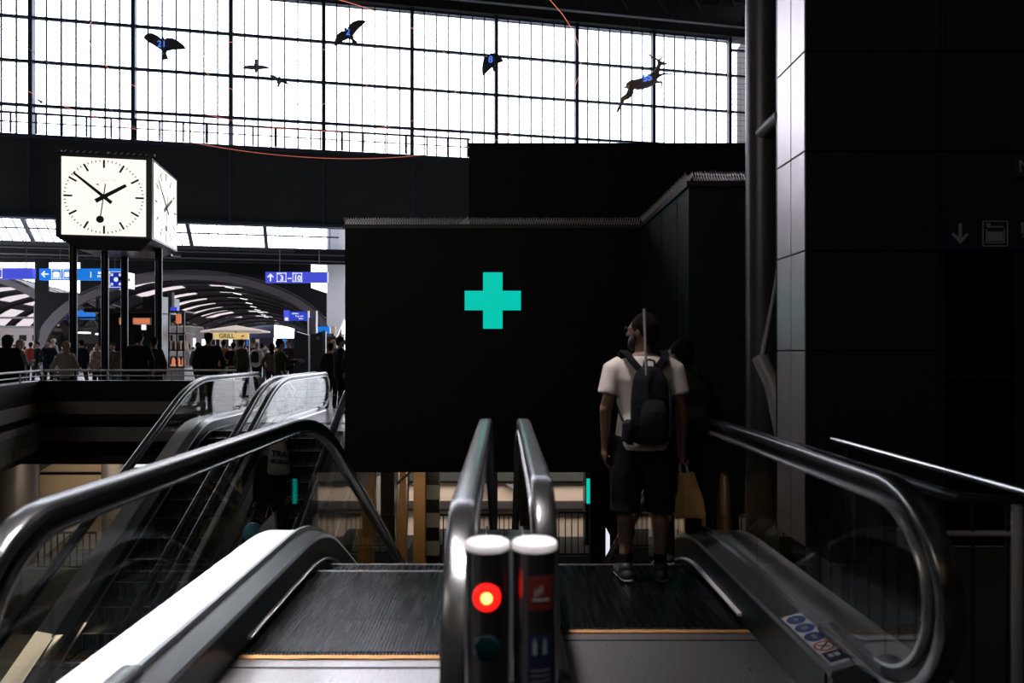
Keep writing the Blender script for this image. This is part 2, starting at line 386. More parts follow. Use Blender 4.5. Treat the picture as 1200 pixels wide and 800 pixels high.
# ------------------------------------------------------------------ concourse floors and the opening
def slab(name, poly, z1, th, m):
    mb = MB(); mb.prism(poly, (0, 0, z1 - th), (1, 0, 0), (0, 1, 0), (0, 0, th)); return struct(name, mb, m)
slab('floor_concourse', [(-33, 14.0), (-2.2, 14.0), (-2.2, 13.2), (-.5, 13.2), (16, 13.2), (16, 46), (-33, 46)], 0, .6, M['floor'])
slab('floor_left', [(-33, -12), (-7.2, -12), (-7.2, 3), (-8.8, 11.8), (-9.6, 14.0), (-33, 14.0)], 0, .6, M['floor'])
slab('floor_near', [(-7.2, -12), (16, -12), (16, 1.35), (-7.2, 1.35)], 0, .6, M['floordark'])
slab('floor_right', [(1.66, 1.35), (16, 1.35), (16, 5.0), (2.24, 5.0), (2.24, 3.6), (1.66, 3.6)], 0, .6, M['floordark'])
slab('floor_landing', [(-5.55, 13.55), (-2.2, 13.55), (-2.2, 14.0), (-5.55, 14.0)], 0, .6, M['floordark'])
slab('floor_shed', [(-70, 46), (16, 46), (16, 160), (-70, 160)], 0, .6, M['floor'])
slab('floor_lower', [(-34, -12), (16, -12), (16, 32), (-34, 32)], -5.5, .3, M['floordark'])
slab('ceiling_lower', [(-33, 14.1), (16, 14.1), (16, 30), (-33, 30)], -.62, .3, M['wallgrey'])
# parapet of the opening: dark with two pale stone bands
def parapet(name, a, b, z0, z1):
    a = Vector((*a, 0)); b = Vector((*b, 0)); d = (b - a).normalized(); nrm = Vector((-d.y, d.x, 0))
    mb = MB(); mb.rings([[a + UP * z0, b + UP * z0, b + UP * z0 + nrm * .3, a + UP * z0 + nrm * .3], [q + UP * z1 for q in (a, b, b + nrm * .3, a + nrm * .3)]])
    w_ = struct(name, mb, M['bandblack'])
    for (s0, s1) in ((.14, .40), (-.43, -.13)):
        m2 = MB(); m2.rings([[a + UP * s0 - nrm * .02, b + UP * s0 - nrm * .02, b + UP * s0, a + UP * s0], [a + UP * s1 - nrm * .02, b + UP * s1 - nrm * .02, b + UP * s1, a + UP * s1]])
        m2.build('stone_band', M['band'], w_)
parapet('wall_parapet_far', (-9.6, 14.0), (-5.58, 14.0), -.70, .83)
parapet('wall_parapet_side', (-8.75, 11.6), (-9.6, 14.0), -.70, .83)
parapet('wall_parapet_near', (-7.4, 3.0), (-8.75, 11.6), -.70, .83)
t = thing('guard_railing', 'slim steel railing along the edge of the open well, crowd behind it', 'railing', (-9.6, 14.1, .83))
for z, r in ((1.04, .022), (.93, .012)):
    part('rail', MB().tube([(-7.55, 3.2, z), (-8.85, 11.6, z), (-9.65, 14.12, z), (-5.6, 14.12, z)], r, 8), M['satin'], t, smooth=True)
for q in ((-9.65, 14.12), (-8.3, 14.12), (-6.95, 14.12), (-5.65, 14.12), (-9.25, 12.9), (-8.85, 11.6), (-8.5, 9.4), (-8.2, 7.4)):
    part('post', MB().cyl((q[0], q[1], .82), (q[0], q[1] + .0, 1.03), .016, n=8), M['satin'], t)

# ------------------------------------------------------------------ escalators
R0 = 1.5; ANG = math.radians(30); TA = R0 * ANG
def pitch(t, h):
    """t along the step line (0 = start of the slope), h along its normal -> (s, z)"""
    if t <= 0: return (t, h)
    a = min(t / R0, ANG); s = math.sin(a) * (R0 + h); z = -R0 + math.cos(a) * (R0 + h)
    if t > TA: s += math.cos(ANG) * (t - TA); z -= math.sin(ANG) * (t - TA)
    return (s, z)
def ts(a, b):
    l = [a] + ([x for x in (-.001,) if a < x < b]) + [TA * i / 8 for i in range(9) if a < TA * i / 8 < b]
    l.append(b); return sorted(set(l))

def escalator(label, xc, y0, sgn, t_comb, t_new, t_end, left=True, right=True, outl=.26, outr=.26, deck_t=None, hz=1.0, gw=.63, glass_step=1.25, flat_from=-2.6, n_steps=18, belt_w=.08):
    root = thing('escalator', label, 'escalator', (xc, y0 + sgn * t_comb, 0), 'escalators')
    def Wp(x, s, z): return Vector((xc + x, y0 + sgn * s, z))
    def sweep(mb, sec, tl):
        mb.rings([[Wp(x, *pitch(t, h)) for (x, h) in sec] for t in tl]); return mb
    r = .36; hc = hz - .02
    sides = [s_ for s_, on in ((-1, left), (1, right)) if on]
    for sd in sides:
        gx = sd * gw
        # handrail belt
        fr = []
        fr.append((t_new + .45, hc - 2 * r, 0, -1)); 
        for i in range(17):
            a = -PI / 2 - PI * i / 16
            fr.append((t_new + r * math.cos(a), hc - r + r * math.sin(a), math.cos(a), math.sin(a)))
        for t in ts(t_new, t_end)[1:]:
            s0, z0 = pitch(t, hc); a = min(max(t, 0) / R0, ANG)
            fr.append((s0, z0, math.sin(a), math.cos(a)))
        hw = belt_w / 2
        sec = [(-hw, -.016), (-hw, .008), (-hw * .94, .015), (-hw * .82, .0195), (-hw * .4, .0215), (hw * .4, .0215), (hw * .82, .0195), (hw * .94, .015), (hw, .008), (hw, -.016), (hw * .6, -.022), (-hw * .6, -.022)]
        mb = MB(); mb.rings([[Wp(gx + x, s + ns * n, z + nz * n) for (x, n) in sec] for (s, z, ns, nz) in fr])
        part('handrail', mb, M['rubber'], root, smooth=True)
        # steel guide profile under the belt
        sec = [(-.020, -.018), (.020, -.018), (.020, -.062), (-.020, -.062)]
        mb = MB(); mb.rings([[Wp(gx + x, s + ns * n, z + nz * n) for (x, n) in sec] for (s, z, ns, nz) in fr[1:]])
        part('handrail_guide', mb, M['skirt'], root, smooth=True)
        sec = [(-.036, -.058), (.036, -.058), (.044, -.064), (.044, -.076), (.012, -.086), (-.012, -.086), (-.044, -.076), (-.044, -.064)]
        mb = MB(); mb.rings([[Wp(gx + x, s + ns * n, z + nz * n) for (x, n) in sec] for (s, z, ns, nz) in fr[1:]])
        part('handrail_profile', mb, M['profile'], root, smooth=True)
        # glass panels
        th = .006; hb = .21; hg = hc - .06
        cuts = [t_new]; 
        while cuts[-1] < t_end - .2: cuts.append(min(cuts[-1] + glass_step, t_end))
        # newel glass
        pts = [(t_new, hb)]
        rr = r - .07
        for i in range(13):
            a = -PI / 2 - PI * i / 12; pts.append((t_new + rr * math.cos(a), max(hb, hc - r + rr * math.sin(a))))
        mb = MB(); mb.rings([[Wp(gx + x, s, z) for (s, z) in pts] for x in (-th, th)])
        part('glass_panel', mb, M['glass'], root)
        for a, b in zip(cuts, cuts[1:]):
            mb = MB(); sweep(mb, [(gx - th, hb), (gx + th, hb), (gx + th, hg), (gx - th, hg)], ts(a + .004, b - .004))
            part('glass_panel', mb, M['glass'], root)
        # inner deck (step side), sloping a little
        dt = deck_t if deck_t is not None else t_comb - .85
        mb = MB(); sweep(mb, [(gx - sd * .012, .235), (gx - sd * .118, .205), (gx - sd * .125, .185), (gx - sd * .012, .17)], ts(dt, t_end))
        part('inner_deck', mb, M['brushed'], root)
        # black skirt beside the steps with its thin steel lip
        mb = MB(); sweep(mb, [(gx - sd * .112, .19), (gx - sd * .124, .19), (gx - sd * .124, -.25), (gx - sd * .112, -.25)], ts(dt + .05, t_end))
        part('skirt_panel', mb, M['skirt'], root)
        mb = MB(); sweep(mb, [(gx - sd * .124, .052), (gx - sd * .146, .045), (gx - sd * .146, .035), (gx - sd * .124, .032)], ts(t_comb + .12, t_end))
        part('skirt_brush', mb, M['satin'], root)
        # end cap of the inner deck
        mb = MB(); mb.rings([[Wp(gx - sd * .012, dt - .10, .0), Wp(gx - sd * .125, dt - .02, .0), Wp(gx - sd * .125, dt - .02, .185), Wp(gx - sd * .012, dt - .10, .235)],
                             [Wp(gx - sd * .012, dt + .02, .0), Wp(gx - sd * .125, dt + .02, .0), Wp(gx - sd * .125, dt + .02, .185), Wp(gx - sd * .012, dt + .02, .235)]])
        part('deck_end_cap', mb, M['darksteel'], root)
        # outer deck and cladding
        ow = outl if sd < 0 else outr
        mb = MB(); sweep(mb, [(gx + sd * .012, .235), (gx + sd * ow, .235), (gx + sd * (ow + .008), .225), (gx + sd * (ow + .008), .20), (gx + sd * .012, .19)], ts(t_new + .02, t_end))
        part('outer_deck', mb, M['satin'] if ow > .2 else M['darksteel'], root)
        mb = MB(); sweep(mb, [(gx + sd * (ow - .02), .20), (gx + sd * ow, .20), (gx + sd * ow, -.75), (gx + sd * (ow - .02), -.75)], ts(max(t_new + .04, -3.1), t_end))
        part('outer_cladding', mb, M['darksteel'], root)
        mb = MB(); sweep(mb, [(gx - .012, .235), (gx + .012, .235), (gx + .012, .262), (gx - .012, .262)], ts(t_new + .05, t_end))
        part('glass_clamp', mb, M['brushed'], root)
    # comb plate, floor plate, steps
    mb = MB(); mb.rings([[Wp(-.505, s, z) for s, z in ((t_comb, 0), (t_comb + .02, -.03), (flat_from, -.03), (flat_from, .004), (t_comb - .04, .004))], [Wp(.505, s, z) for s, z in ((t_comb, 0), (t_comb + .02, -.03), (flat_from, -.03), (flat_from, .004), (t_comb - .04, .004))]])
    part('floor_plate', mb, M['comb'], root)
    mb = MB(); mb.box(Wp(0, t_comb - .115, .0065), (1.0, .006, .004)); 
    for i in range(60): mb.box(Wp(-.49 + i * .98 / 59, t_comb + .012, .004), (.006, .05, .006))
    part('comb', mb, M['darksteel'], root)
    part('yellow_edge_strip', MB().box(Wp(0, t_comb - .015, .0075), (1.0, .035, .006)), M['yellow'], root)
    for i in range(n_steps):
        t = t_comb + .06 + .4 * i + .02
        tf = t if t > 0 else t
        s0, z0 = pitch(t + .38, 0) if t + .38 > 0 else (t + .38, 0)
        if t + .38 > 0 and i: s0 = max(s0, prev + .30)
        if t + .38 > TA: s0 = prev + .4 * math.cos(ANG) ; 
        prev = s0
        # nosing at s0; height from the pitch line there
        zz = z0 if t + .38 <= TA else pitch(TA, 0)[1] - math.tan(ANG) * (s0 - pitch(TA, 0)[0])
        mb = MB(); a = Wp(0, s0 - .2, zz - .009)
        mb.box(a, (.985, .395, .018)); 
        mb.box(Wp(0, s0 - .006, zz - .12), (.985, .012, .22)); 
        st = part('step', mb, M['tread'], root)
        if i > 1:
            m2 = MB(); m2.box(Wp(0, s0 - .004, zz + .0015), (.985, .018, .006)); m2.build('step_edge', M['comb'], st)
    mb = MB(); mb.rings([[Wp(x, *pitch(t, h)) for (x, h) in ((-.6, -.45), (.6, -.45), (.6, -.75), (-.6, -.75))] for t in ts(-3.0, t_end)])
    part('truss', mb, M['skirt'], root)
    return root

EL = escalator('near left escalator going down, its long bright handrail crossing the far pair', -.751, 4.35, 1, -1.16, 2.06 - 4.35, 10.5, deck_t=2.33 - 4.35, outr=.112, flat_from=-3.0)
ER = escalator('near right escalator going down, two people standing on its top steps', .765, 4.35, 1, -.87, 2.46 - 4.35, 10.5, deck_t=2.62 - 4.35, outl=.112, flat_from=-3.0)
E1 = escalator('far left escalator beside the striped parapet, empty steps', -4.73, 12.3, -1, -1.16, -2.3, 10.5, outr=.10, n_steps=22)
E2 = escalator('far escalator next to the black cabin, person with cream tote bag riding it', -3.26, 12.3, -1, -1.16, -2.3, 10.5, outl=.10, n_steps=22)
# black pit block between the near pair, under the shared deck
tag(MB().mm((-.118, 1.705, 0), (.132, 1.72, .235)).build('centre_divider', M['skirt']), 'narrow black divider between the two near escalators', 'divider')

# ------------------------------------------------------------------ signal bollards
def bollard(label, x, y, items):
    t = thing('signal_bollard', label, 'bollard', (x, y, 0), 'signal bollards between the near escalators')
    part('tube', MB().cyl((x, y, 0), (x, y, .992), .052, n=40), M['tube'], t, smooth=True)
    mb = MB(); mb.ell([(x, y, .990, .0535, .0535), (x, y, 1.0, .0535, .0535), (x, y, 1.005, .050, .050), (x, y, 1.006, .02, .02)], 40); part('top_cap', mb, M['bollardtop'], t, smooth=True)
    part('foot_ring', MB().cyl((x, y, 0), (x, y, .02), .075, n=32), M['satin'], t)
    return t
BX1, BX2, BY = -.038, .073, 1.58
def lens(x, y, z, r, m, name, t, depth=.012, off=0.0):
    mb = MB(); n = 24
    rs = [[Vector((x + off + rr * math.cos(2 * PI * j / n), y - .052 - dy, z + rr * math.sin(2 * PI * j / n))) for j in range(n)] for rr, dy in ((r, -.03), (r, .001), (r * .85, depth * .7), (r * .4, depth), (r * .05, depth))]
    mb.rings(rs); return part(name, mb, m, t, smooth=True)
b1 = bollard('left steel bollard with a lit red round lamp', BX1, BY, 0)
rl = lens(BX1, BY, .891, .0315, M['redlamp'], 'red_lamp', b1); 
m2 = MB(); m2.rings([[Vector((BX1 + rr * math.cos(2 * PI * j / 20), BY - .052 - dy, .893 + rr * math.sin(2 * PI * j / 20))) for j in range(20)] for rr, dy in ((.014, .009), (.012, .0135), (.004, .015))])
m2.build('lamp_core', M['redcore'], rl, smooth=True)
lens(BX1, BY, .776, .031, M['greenlamp'], 'green_lamp', b1)
lens(BX1, BY, .655, .031, M['bluelamp'], 'blue_lamp', b1)
b2 = bollard('right steel bollard with red and blue stickers', BX2, BY, 0)
def wrap(x, y, z0, z1, a0, a1, r, m, name, t, parent_is_part=None):
    mb = MB(); n = 8; rs = []
    for zz in (z0, z1): 
        inner = [Vector((x + (r) * math.sin(a0 + (a1 - a0) * i / n), y - (r) * math.cos(a0 + (a1 - a0) * i / n), zz)) for i in range(n + 1)]
        outer = [Vector((x + (r + .0012) * math.sin(a0 + (a1 - a0) * i / n), y - (r + .0012) * math.cos(a0 + (a1 - a0) * i / n), zz)) for i in range(n + 1)]
        rs.append(inner + outer[::-1])
    mb.rings(rs); return part(name, mb, m, t)
wrap(BX2, BY, .862, .938, -.33, .85, .0522, M['reddim'], 'red_sticker', b2)
for i in range(3): wrap(BX2, BY, .893 + i * .004, .908 + i * .005, -.05 + i * .14, .03 + i * .14, .0534, M['dimwhite'], 'figure_mark', b2)
wrap(BX2, BY, .883, .888, -.15, .6, .0534, M['dimwhite'], 'slope_mark', b2)
wrap(BX2, BY, .742, .806, -.33, .80, .0522, M['navydim'], 'blue_sticker', b2)
wrap(BX2, BY, .690, .736, -.33, .80, .0522, M['navydim'], 'blue_text_sticker', b2)
for a in (-.08, .36):
    wrap(BX2, BY, .762, .788, a - .05, a + .13, .0534, M['dimwhite'], 'figure_mark', b2); wrap(BX2, BY, .788, .797, a, a + .08, .0534, M['dimwhite'], 'figure_mark', b2)
for z in (.724, .712, .700): wrap(BX2, BY, z, z + .003, -.2, .65, .0534, M['shadegrey'], 'text_line', b2)

# safety stickers on the right escalator's inner deck
def deck_pt(u, y, lift=.0):   # u 0..1 from step side to glass side
    x0 = .765 + .63 - .118; x1 = .765 + .63 - .012
    return Vector((x0 + (x1 - x0) * u, y, .205 + .030 * u + .0012 + lift))
def deck_quad(u0, u1, y0, y1, m, name, lift=0, mb=None):
    q = [deck_pt(u0, y0, lift), deck_pt(u1, y0, lift), deck_pt(u1, y1, lift), deck_pt(u0, y1, lift)]
    b = mb or MB(); b.rings([q, [p + UP * .0008 for p in q]])
    return part(name, b, m, ER) if mb is None else None
deck_quad(.12, .95, 2.655, 3.13, M['whitestick'], 'safety_sticker')
def deck_disc(u, y, r, m, name, lift, inner=0, ru=None):
    b = MB(); n = 24; ru = ru or r / .106
    if inner:
        b.rings([[deck_pt(u + ru * k * math.cos(2 * PI * j / n), y + r * k * math.sin(2 * PI * j / n), lift + dz) for j in range(n)] for k, dz in ((1, 0), (1, .0008), (inner, .0008), (inner, 0))], closed=True)
    else:
        b.rings([[deck_pt(u + ru * math.cos(2 * PI * j / n), y + r * math.sin(2 * PI * j / n), lift + dz) for j in range(n)] for dz in (0, .0008)])
    return part(name, b, m, ER)
for k, y in enumerate((3.075, 2.985, 2.895)):
    deck_disc(.54, y, .041, M['bluestick'], 'blue_disc_mark', .001)
    b = MB(); b.rings([[deck_pt(.54 + .10 * math.cos(a) * (1 if k != 1 else 1.5), y + .016 * math.sin(a) * (1.4 if k == 2 else 1), .002 + dz) for a in [j * PI / 4 for j in range(8)]] for dz in (0, .0006)]); part('pictogram', b, M['dimwhite'], ER)
deck_disc(.54, 2.805, .041, M['redring'], 'red_ring_mark', .001, inner=.78)
b = MB(); b.bar(deck_pt(.32, 2.785, .002), deck_pt(.76, 2.825, .002), .006, .001); b.bar(deck_pt(.35, 2.82, .002), deck_pt(.7, 2.79, .002), .012, .001); part('pictogram', b, M['ink'], ER)
deck_quad(.2, .88, 2.675, 2.755, M['navydim'], 'camera_notice', .001)
b = MB()
for u in (.42, .66): deck_quad(u - .09, u + .09, 2.71, 2.735, None, '', .002, b)
part('pictogram', b, M['whitestick'], ER)

# ------------------------------------------------------------------ black cabin, pharmacy cross
t = thing('pharmacy_cabin', 'large matt black cabin above the escalators with a projecting right wing', 'cabin', (-.13, 11, -.35))
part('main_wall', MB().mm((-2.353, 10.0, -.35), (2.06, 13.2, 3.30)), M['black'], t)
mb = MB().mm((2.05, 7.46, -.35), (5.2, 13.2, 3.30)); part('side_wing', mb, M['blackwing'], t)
for y in (7.95, 8.7, 9.4): part('panel_joint', MB().mm((2.044, y, -.3), (2.052, y + .008, 3.25)), M['bandblack'], t)
part('upper_storey', MB().mm((-.61, 11.9, 3.3), (5.2, 14.0, 5.12)), M['black'], t)
part('front_coping', MB().mm((-2.37, 9.975, 3.262), (2.03, 10.10, 3.325)), M['coping'], t)
part('wing_coping', MB().mm((2.02, 7.43, 3.262), (2.15, 10.0, 3.325)), M['coping'], t)
part('wing_front_coping', MB().mm((2.15, 7.43, 3.262), (5.2, 7.53, 3.325)), M['coping'], t)
d = part('door_recess', MB().mm((2.03, 7.72, -.3), (2.06, 8.06, 2.10)), M['bandblack'], t)
part('door_jamb', MB().mm((2.015, 7.72, -.3), (2.05, 7.78, 2.10)), M['coping'], t)
part('corner_flashing', MB().prism([(0, 0), (-.15, 0), (0, .12)], (-.52, 9.99, 3.326), (1, 0, 0), (0, 0, 1), (0, .02, 0)), M['white'], t)
def spike_run(a, b, n, label):
    a = Vector(a); b = Vector(b); mb = MB(); d = (b - a) / n; side = Vector((d.y, -d.x, 0)).normalized(); dn = d.normalized()
    mb.bar(a, b, .03, .006)
    for i in range(n):
        p = a + d * (i + .5)
        for q in (side * .05 + dn * .012, side * -.05 - dn * .012, side * .018 - dn * .03, side * -.02 + dn * .03):
            mb.tube([p, p + q + UP * (.085 + random.random() * .02)], .0034, 3)
    o = mb.build('bird_spikes', M['spikes']); tag(o, label, 'bird spikes', 'bird spike strips on the cabin roof', 'stuff')
spike_run((-2.36, 10.03, 3.3315), (2.03, 10.03, 3.3315), 120, 'thin wire bird spikes along the front edge of the black cabin')
spike_run((2.07, 10.0, 3.3315), (2.07, 7.5, 3.3315), 90, 'thin wire bird spikes receding along the wing edge of the black cabin')
spike_run((2.1, 7.47, 3.3315), (5.1, 7.47, 3.3315), 100, 'thin wire bird spikes on the wing front beside the round column')
t = thing('pharmacy_cross', 'glowing turquoise green cross mounted on the black cabin wall', 'sign', (-.155, 9.97, 2.19))
k = 9.93 / F; cx = (577.5 - VX) * k; cz = EYE - (352 - VY) * k; a = 11.4 * k; b_ = 33 * k
poly = [(-a, -b_), (a, -b_), (a, -a), (b_, -a), (b_, a), (a, a), (a, b_), (-a, b_), (-a, a), (-b_, a), (-b_, -a), (-a, -a)]
part('lit_face', MB().prism(poly, (cx, 9.93, cz), (1, 0, 0), (0, 0, 1), (0, .02, 0)), M['cross'], t)
part('housing', MB().prism([(x * .99, y * .99) for x, y in poly], (cx, 9.95, cz), (1, 0, 0), (0, 0, 1), (0, .049, 0)), M['skirt'], t)

# ------------------------------------------------------------------ column and clad pillar at right
t = thing('round_column', 'tall round dark steel column in front of the black cabin wing', 'column', (2.30, 6, -5.5))
part('shaft', MB().cyl((2.30, 6, -5.5), (2.30, 6, 14), .14, n=48), M['pipe'], t, smooth=True)
part('branch_tube', MB().tube([P(888, 160, 5.97), P(915, 136, 5.6)], .058, 16), M['pipelight'], t, smooth=True)
part('brace_rod', MB().cyl(P(918, 280, 5.9), P(893, 418, 5.85), .022, n=10), M['pipelight'], t, smooth=True)
part('lower_branch_tube', MB().tube([P(890, 418, 5.9), P(905, 450, 5.8), P(918, 510, 5.7)], .07, 16), M['pipelight'], t, smooth=True)
PX = 2.234
mb = MB().mm((PX + .03, 5.03, 0), (8.0, 5.6, 9.5)); struct('wall_pillar_core', mb, M['bandblack'])
z0 = EYE + (411 - 410) * 5 / F; ph = 117 * 5 / F
zs = [z0 + ph * i for i in range(-2, 12)]
tside = thing('clad_pillar', 'tall pillar clad in dark glazed panels, its narrow side tinted pale for daylight', 'pillar', (PX, 5, 0))
for i, z in enumerate(zs):
    lo = max(z, .0); hi = z + ph - .012
    if hi <= lo: continue
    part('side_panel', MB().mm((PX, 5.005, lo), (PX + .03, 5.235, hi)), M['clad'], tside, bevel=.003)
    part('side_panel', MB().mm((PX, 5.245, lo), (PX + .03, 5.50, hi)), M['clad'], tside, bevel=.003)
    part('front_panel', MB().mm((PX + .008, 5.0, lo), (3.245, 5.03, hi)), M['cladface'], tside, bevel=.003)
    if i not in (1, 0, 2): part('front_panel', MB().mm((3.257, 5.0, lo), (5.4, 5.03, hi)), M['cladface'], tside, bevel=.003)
# lift doorway in the clad wall
t = thing('lift_entrance', 'dim glazed lift door under the unlit wayfinding strip in the black wall', 'lift', (3.5, 5, 0))
part('glass_door', MB().mm((3.27, 5.015, 0), (3.80, 5.025, 2.17)), M['darkglass'], t)
part('door_frame', MB().mm((3.80, 4.99, 0), (3.845, 5.03, 2.17)), M['darksteel'], t)
part('door_frame', MB().mm((3.252, 4.995, 0), (3.27, 5.03, 2.17)), M['darksteel'], t)
part('handle_bar', MB().cyl((3.29, 4.99, 1.26), (3.79, 4.99, 1.26), .008, n=10), M['darksteel'], t)
t = thing('wayfinding_strip', 'unlit navy sign strip with a down arrow and luggage pictogram over the lift', 'sign', (3.9, 4.98, 2.3))
ZS0, ZS1 = 1.45 + (411 - 292) * 4.98 / F, 1.45 + (411 - 256) * 4.98 / F; zc = (ZS0 + ZS1) / 2
part('panel', MB().mm((3.255, 4.97, ZS0), (4.6, 4.999, ZS1)), M['dimnavy'], t)
ax = (1125 - VX) * 4.97 / F
arrow = [(-.012, .075), (.012, .075), (.012, -.03), (.05, .008), (.062, -.008), (0, -.075), (-.062, -.008), (-.05, .008), (-.012, -.03)]
part('down_arrow', MB().prism(arrow, (ax, 4.966, zc), (1, 0, 0), (0, 0, 1), (0, .005, 0)), M['dimwhite'], t)
bx = (1166 - VX) * 4.97 / F
mb = MB()
for q in ((-.09, 0, .008, .19), (.09, 0, .008, .19), (0, .091, .18, .008), (0, -.091, .18, .008)): mb.box((bx + q[0], 4.967, zc + q[1]), (q[2], .004, q[3]))
part('pictogram_border', mb, M['dimwhite'], t)
mb = MB(); mb.box((bx, 4.967, zc - .02), (.11, .004, .07)); mb.box((bx, 4.967, zc + .05), (.12, .004, .012)); mb.box((bx - .05, 4.967, zc + .065), (.03, .004, .022))
for x in (-.065, .065): mb.box((bx + x, 4.967, zc - .015), (.01, .004, .1))
mb.box((bx, 4.967, zc - .068), (.14, .004, .01)); part('luggage_pictogram', mb, M['dimwhite'], t)
mb = MB(); mb.box((bx + .2, 4.967, zc + .03), (.012, .004, .06)); mb.box((bx + .22, 4.967, zc - .02), (.04, .004, .012)); mb.ball((bx + .2, 4.967, zc + .07), (.014, .003, .014)); part('seat_pictogram', mb, M['dimwhite'], t)
t = thing('wall_notice', 'dim yellowish letter N notice high on the black wall', 'sign', (3.85, 4.98, 2.8))
nx = (1197 - VX) * 4.98 / F; nz = EYE + (411 - 196) * 4.98 / F
part('plate', MB().mm((nx - .05, 4.975, nz - .07), (nx + .12, 4.995, nz + .07)), M['coping'], t)
lettering('N', .13, M['dimwhite'], t, (nx + .02, 4.972, nz), (1, 0, 0), (0, 0, 1))

# ------------------------------------------------------------------ stair railing at right
t = thing('stair_railing', 'steel railing with a bright top tube at the right edge beside the escalator', 'railing', (1.9, 2.55, 0))
part('top_tube', MB().tube([(1.83, 3.75, .955), (1.83, 1.6, .955)], .0165, 16), M['chrome'], t, smooth=True)
part('second_rail', MB().tube([(1.70, 3.9, .90), (1.70, 2.62, .90), (1.72, 2.55, .895), (1.8, 2.53, .89), (3.2, 2.53, .89)], .022, 14), M['darksteel'], t, smooth=True)
part('lower_rail', MB().tube([(1.64, 2.53, .765), (3.2, 2.53, .765)], .010, 10), M['satin'], t, smooth=True)
part('post', MB().cyl((1.905, 2.5, 0), (1.905, 2.5, .88), .019, n=18), M['satin'], t, smooth=True)
part('post', MB().cyl((3.0, 2.5, 0), (3.0, 2.5, .88), .019, n=18), M['satin'], t, smooth=True)
part('post', MB().cyl((1.83, 3.6, 0), (1.83, 3.6, .94), .016, n=18), M['darksteel'], t, smooth=True)
for i in range(9): part('baluster', MB().cyl((1.70, 2.66 + i * .12, .0), (1.70, 2.66 + i * .12, .89), .007, n=8), M['darksteel'], t)
for i in range(9): part('baluster', MB().cyl((1.76 + i * .13, 2.53, .0), (1.76 + i * .13, 2.53, .88), .007, n=8), M['darksteel'], t)

# ------------------------------------------------------------------ clock on four posts
ck = thing('station_clock', 'big black cube clock with lit dials on posts behind the parapet', 'clock', (-9.4, 16.5, 0))
CW = HW; CN = HN
CS = 2.07
c00 = Vector(((65 - VX) * 15.62 / F, 15.62, 0))           # front left corner
zb, zt = EYE + (411 - 283) * 15.9 / F, EYE + (411 - 181) * 15.9 / F
def cl(a, b, z): return c00 + CW * a + CN * b + UP * z
def ring(a0, a1, b0, b1, z): return [cl(a0, b0, z), cl(a1, b0, z), cl(a1, b1, z), cl(a0, b1, z)]
mb = MB(); mb.rings([ring(.35, CS - .35, .35, CS - .35, zb - .17), ring(.0, CS, .0, CS, zb + .08), ring(.0, CS, .0, CS, zt - .05), ring(.06, CS - .06, .06, CS - .06, zt)])
part('case', mb, M['skirt'], ck)
H = zt - zb
def dial(o, u, n_, sub):
    """o: centre on face, u: right, n_: outward"""
    v = UP; hw = .905
    f = MB(); f.prism([(-hw, -hw), (hw, -hw), (hw, hw), (-hw, hw)], o + n_ * .002, u, v, n_ * .012); fo = part('dial', f, M['dial'], ck)
    def sub_(name, mb_, m_):
        return mb_.build(name, m_, fo)
    mb_ = MB()
    for i in range(60):
        a = 2 * PI * i / 60; ca, sa = math.cos(a), math.sin(a)
        L, wd = (.19, .045) if i % 5 == 0 else (.05, .019)
        r1 = .865
        q = [(sa * r + ca * s_, ca * r - sa * s_) for r, s_ in ((r1, -wd / 2), (r1, wd / 2), (r1 - L, wd / 2), (r1 - L, -wd / 2))]
        mb_.prism(q, o + n_ * .015, u, v, n_ * .004)
    sub_('minute_marks', mb_, M['ink'])
    def hand(name, ang, r0, r1, w0, w1, lift, disc=None):
        a = math.radians(ang); ca, sa = math.cos(a), math.sin(a); mb_ = MB()
        q = [(sa * r + ca * s_, ca * r - sa * s_) for r, s_ in ((r0, -w0 / 2), (r0, w0 / 2), (r1, w1 / 2), (r1, -w1 / 2))]
        mb_.prism(q, o + n_ * lift, u, v, n_ * .006)
        if disc: mb_.prism([(sa * disc + .085 * math.cos(j * PI / 12), ca * disc + .085 * math.sin(j * PI / 12)) for j in range(24)], o + n_ * lift, u, v, n_ * .006)
        sub_(name, mb_, M['ink'])
    hand('hour_hand', 59, -.21, .56, .10, .075, .024); hand('minute_hand', -50.5, -.22, .84, .085, .05, .034)
    hand('second_hand', 188, -.30, .47, .022, .022, .044, disc=.54)
    me_o = lettering('MONDAINE', .10, M['faint'], ck, o + u * .02 + v * .40 + n_ * .016, u, v, name='maker_lettering', ext=.001)
    f2 = MB(); f2.prism([(-.16, .27), (-.11, .27), (-.11, .30), (-.16, .30)], o + n_ * .016, u, v, n_ * .002); f2.prism([(-.17, .285), (-.10, .285), (-.10, .295), (-.17, .295)], o + n_ * .016, u, v, n_ * .002)
    sub_('red_mark', f2, M['redprint'])
zc_ = EYE + (411 - 230) * 15.75 / F
dial(cl(CS / 2, 0, zc_) , CW, -CN, 0); dial(cl(CS, CS / 2, zc_), CN, CW, 1)
for a, b in ((.42, .42), (CS - .42, .42), (.42, CS - .42), (CS - .42, CS - .42)):
    pass
for x in (86, 123, 146, 186):
    q = P(x, 411, {86: 16.0, 123: 16.4, 146: 17.4, 186: 17.0}[x]); part('post', MB().cyl((q.x, q.y, 0), (q.x, q.y, zb + .0), .085, n=18), M['skirt'], ck, smooth=True)
mb = MB()
for i in range(16): mb.bar(cl(.02 + i * .135, .03, zt + .0), cl(.07 + i * .135, .05, zt + .05), .012, .012)
part('bird_wire', mb, M['spikes'], ck)
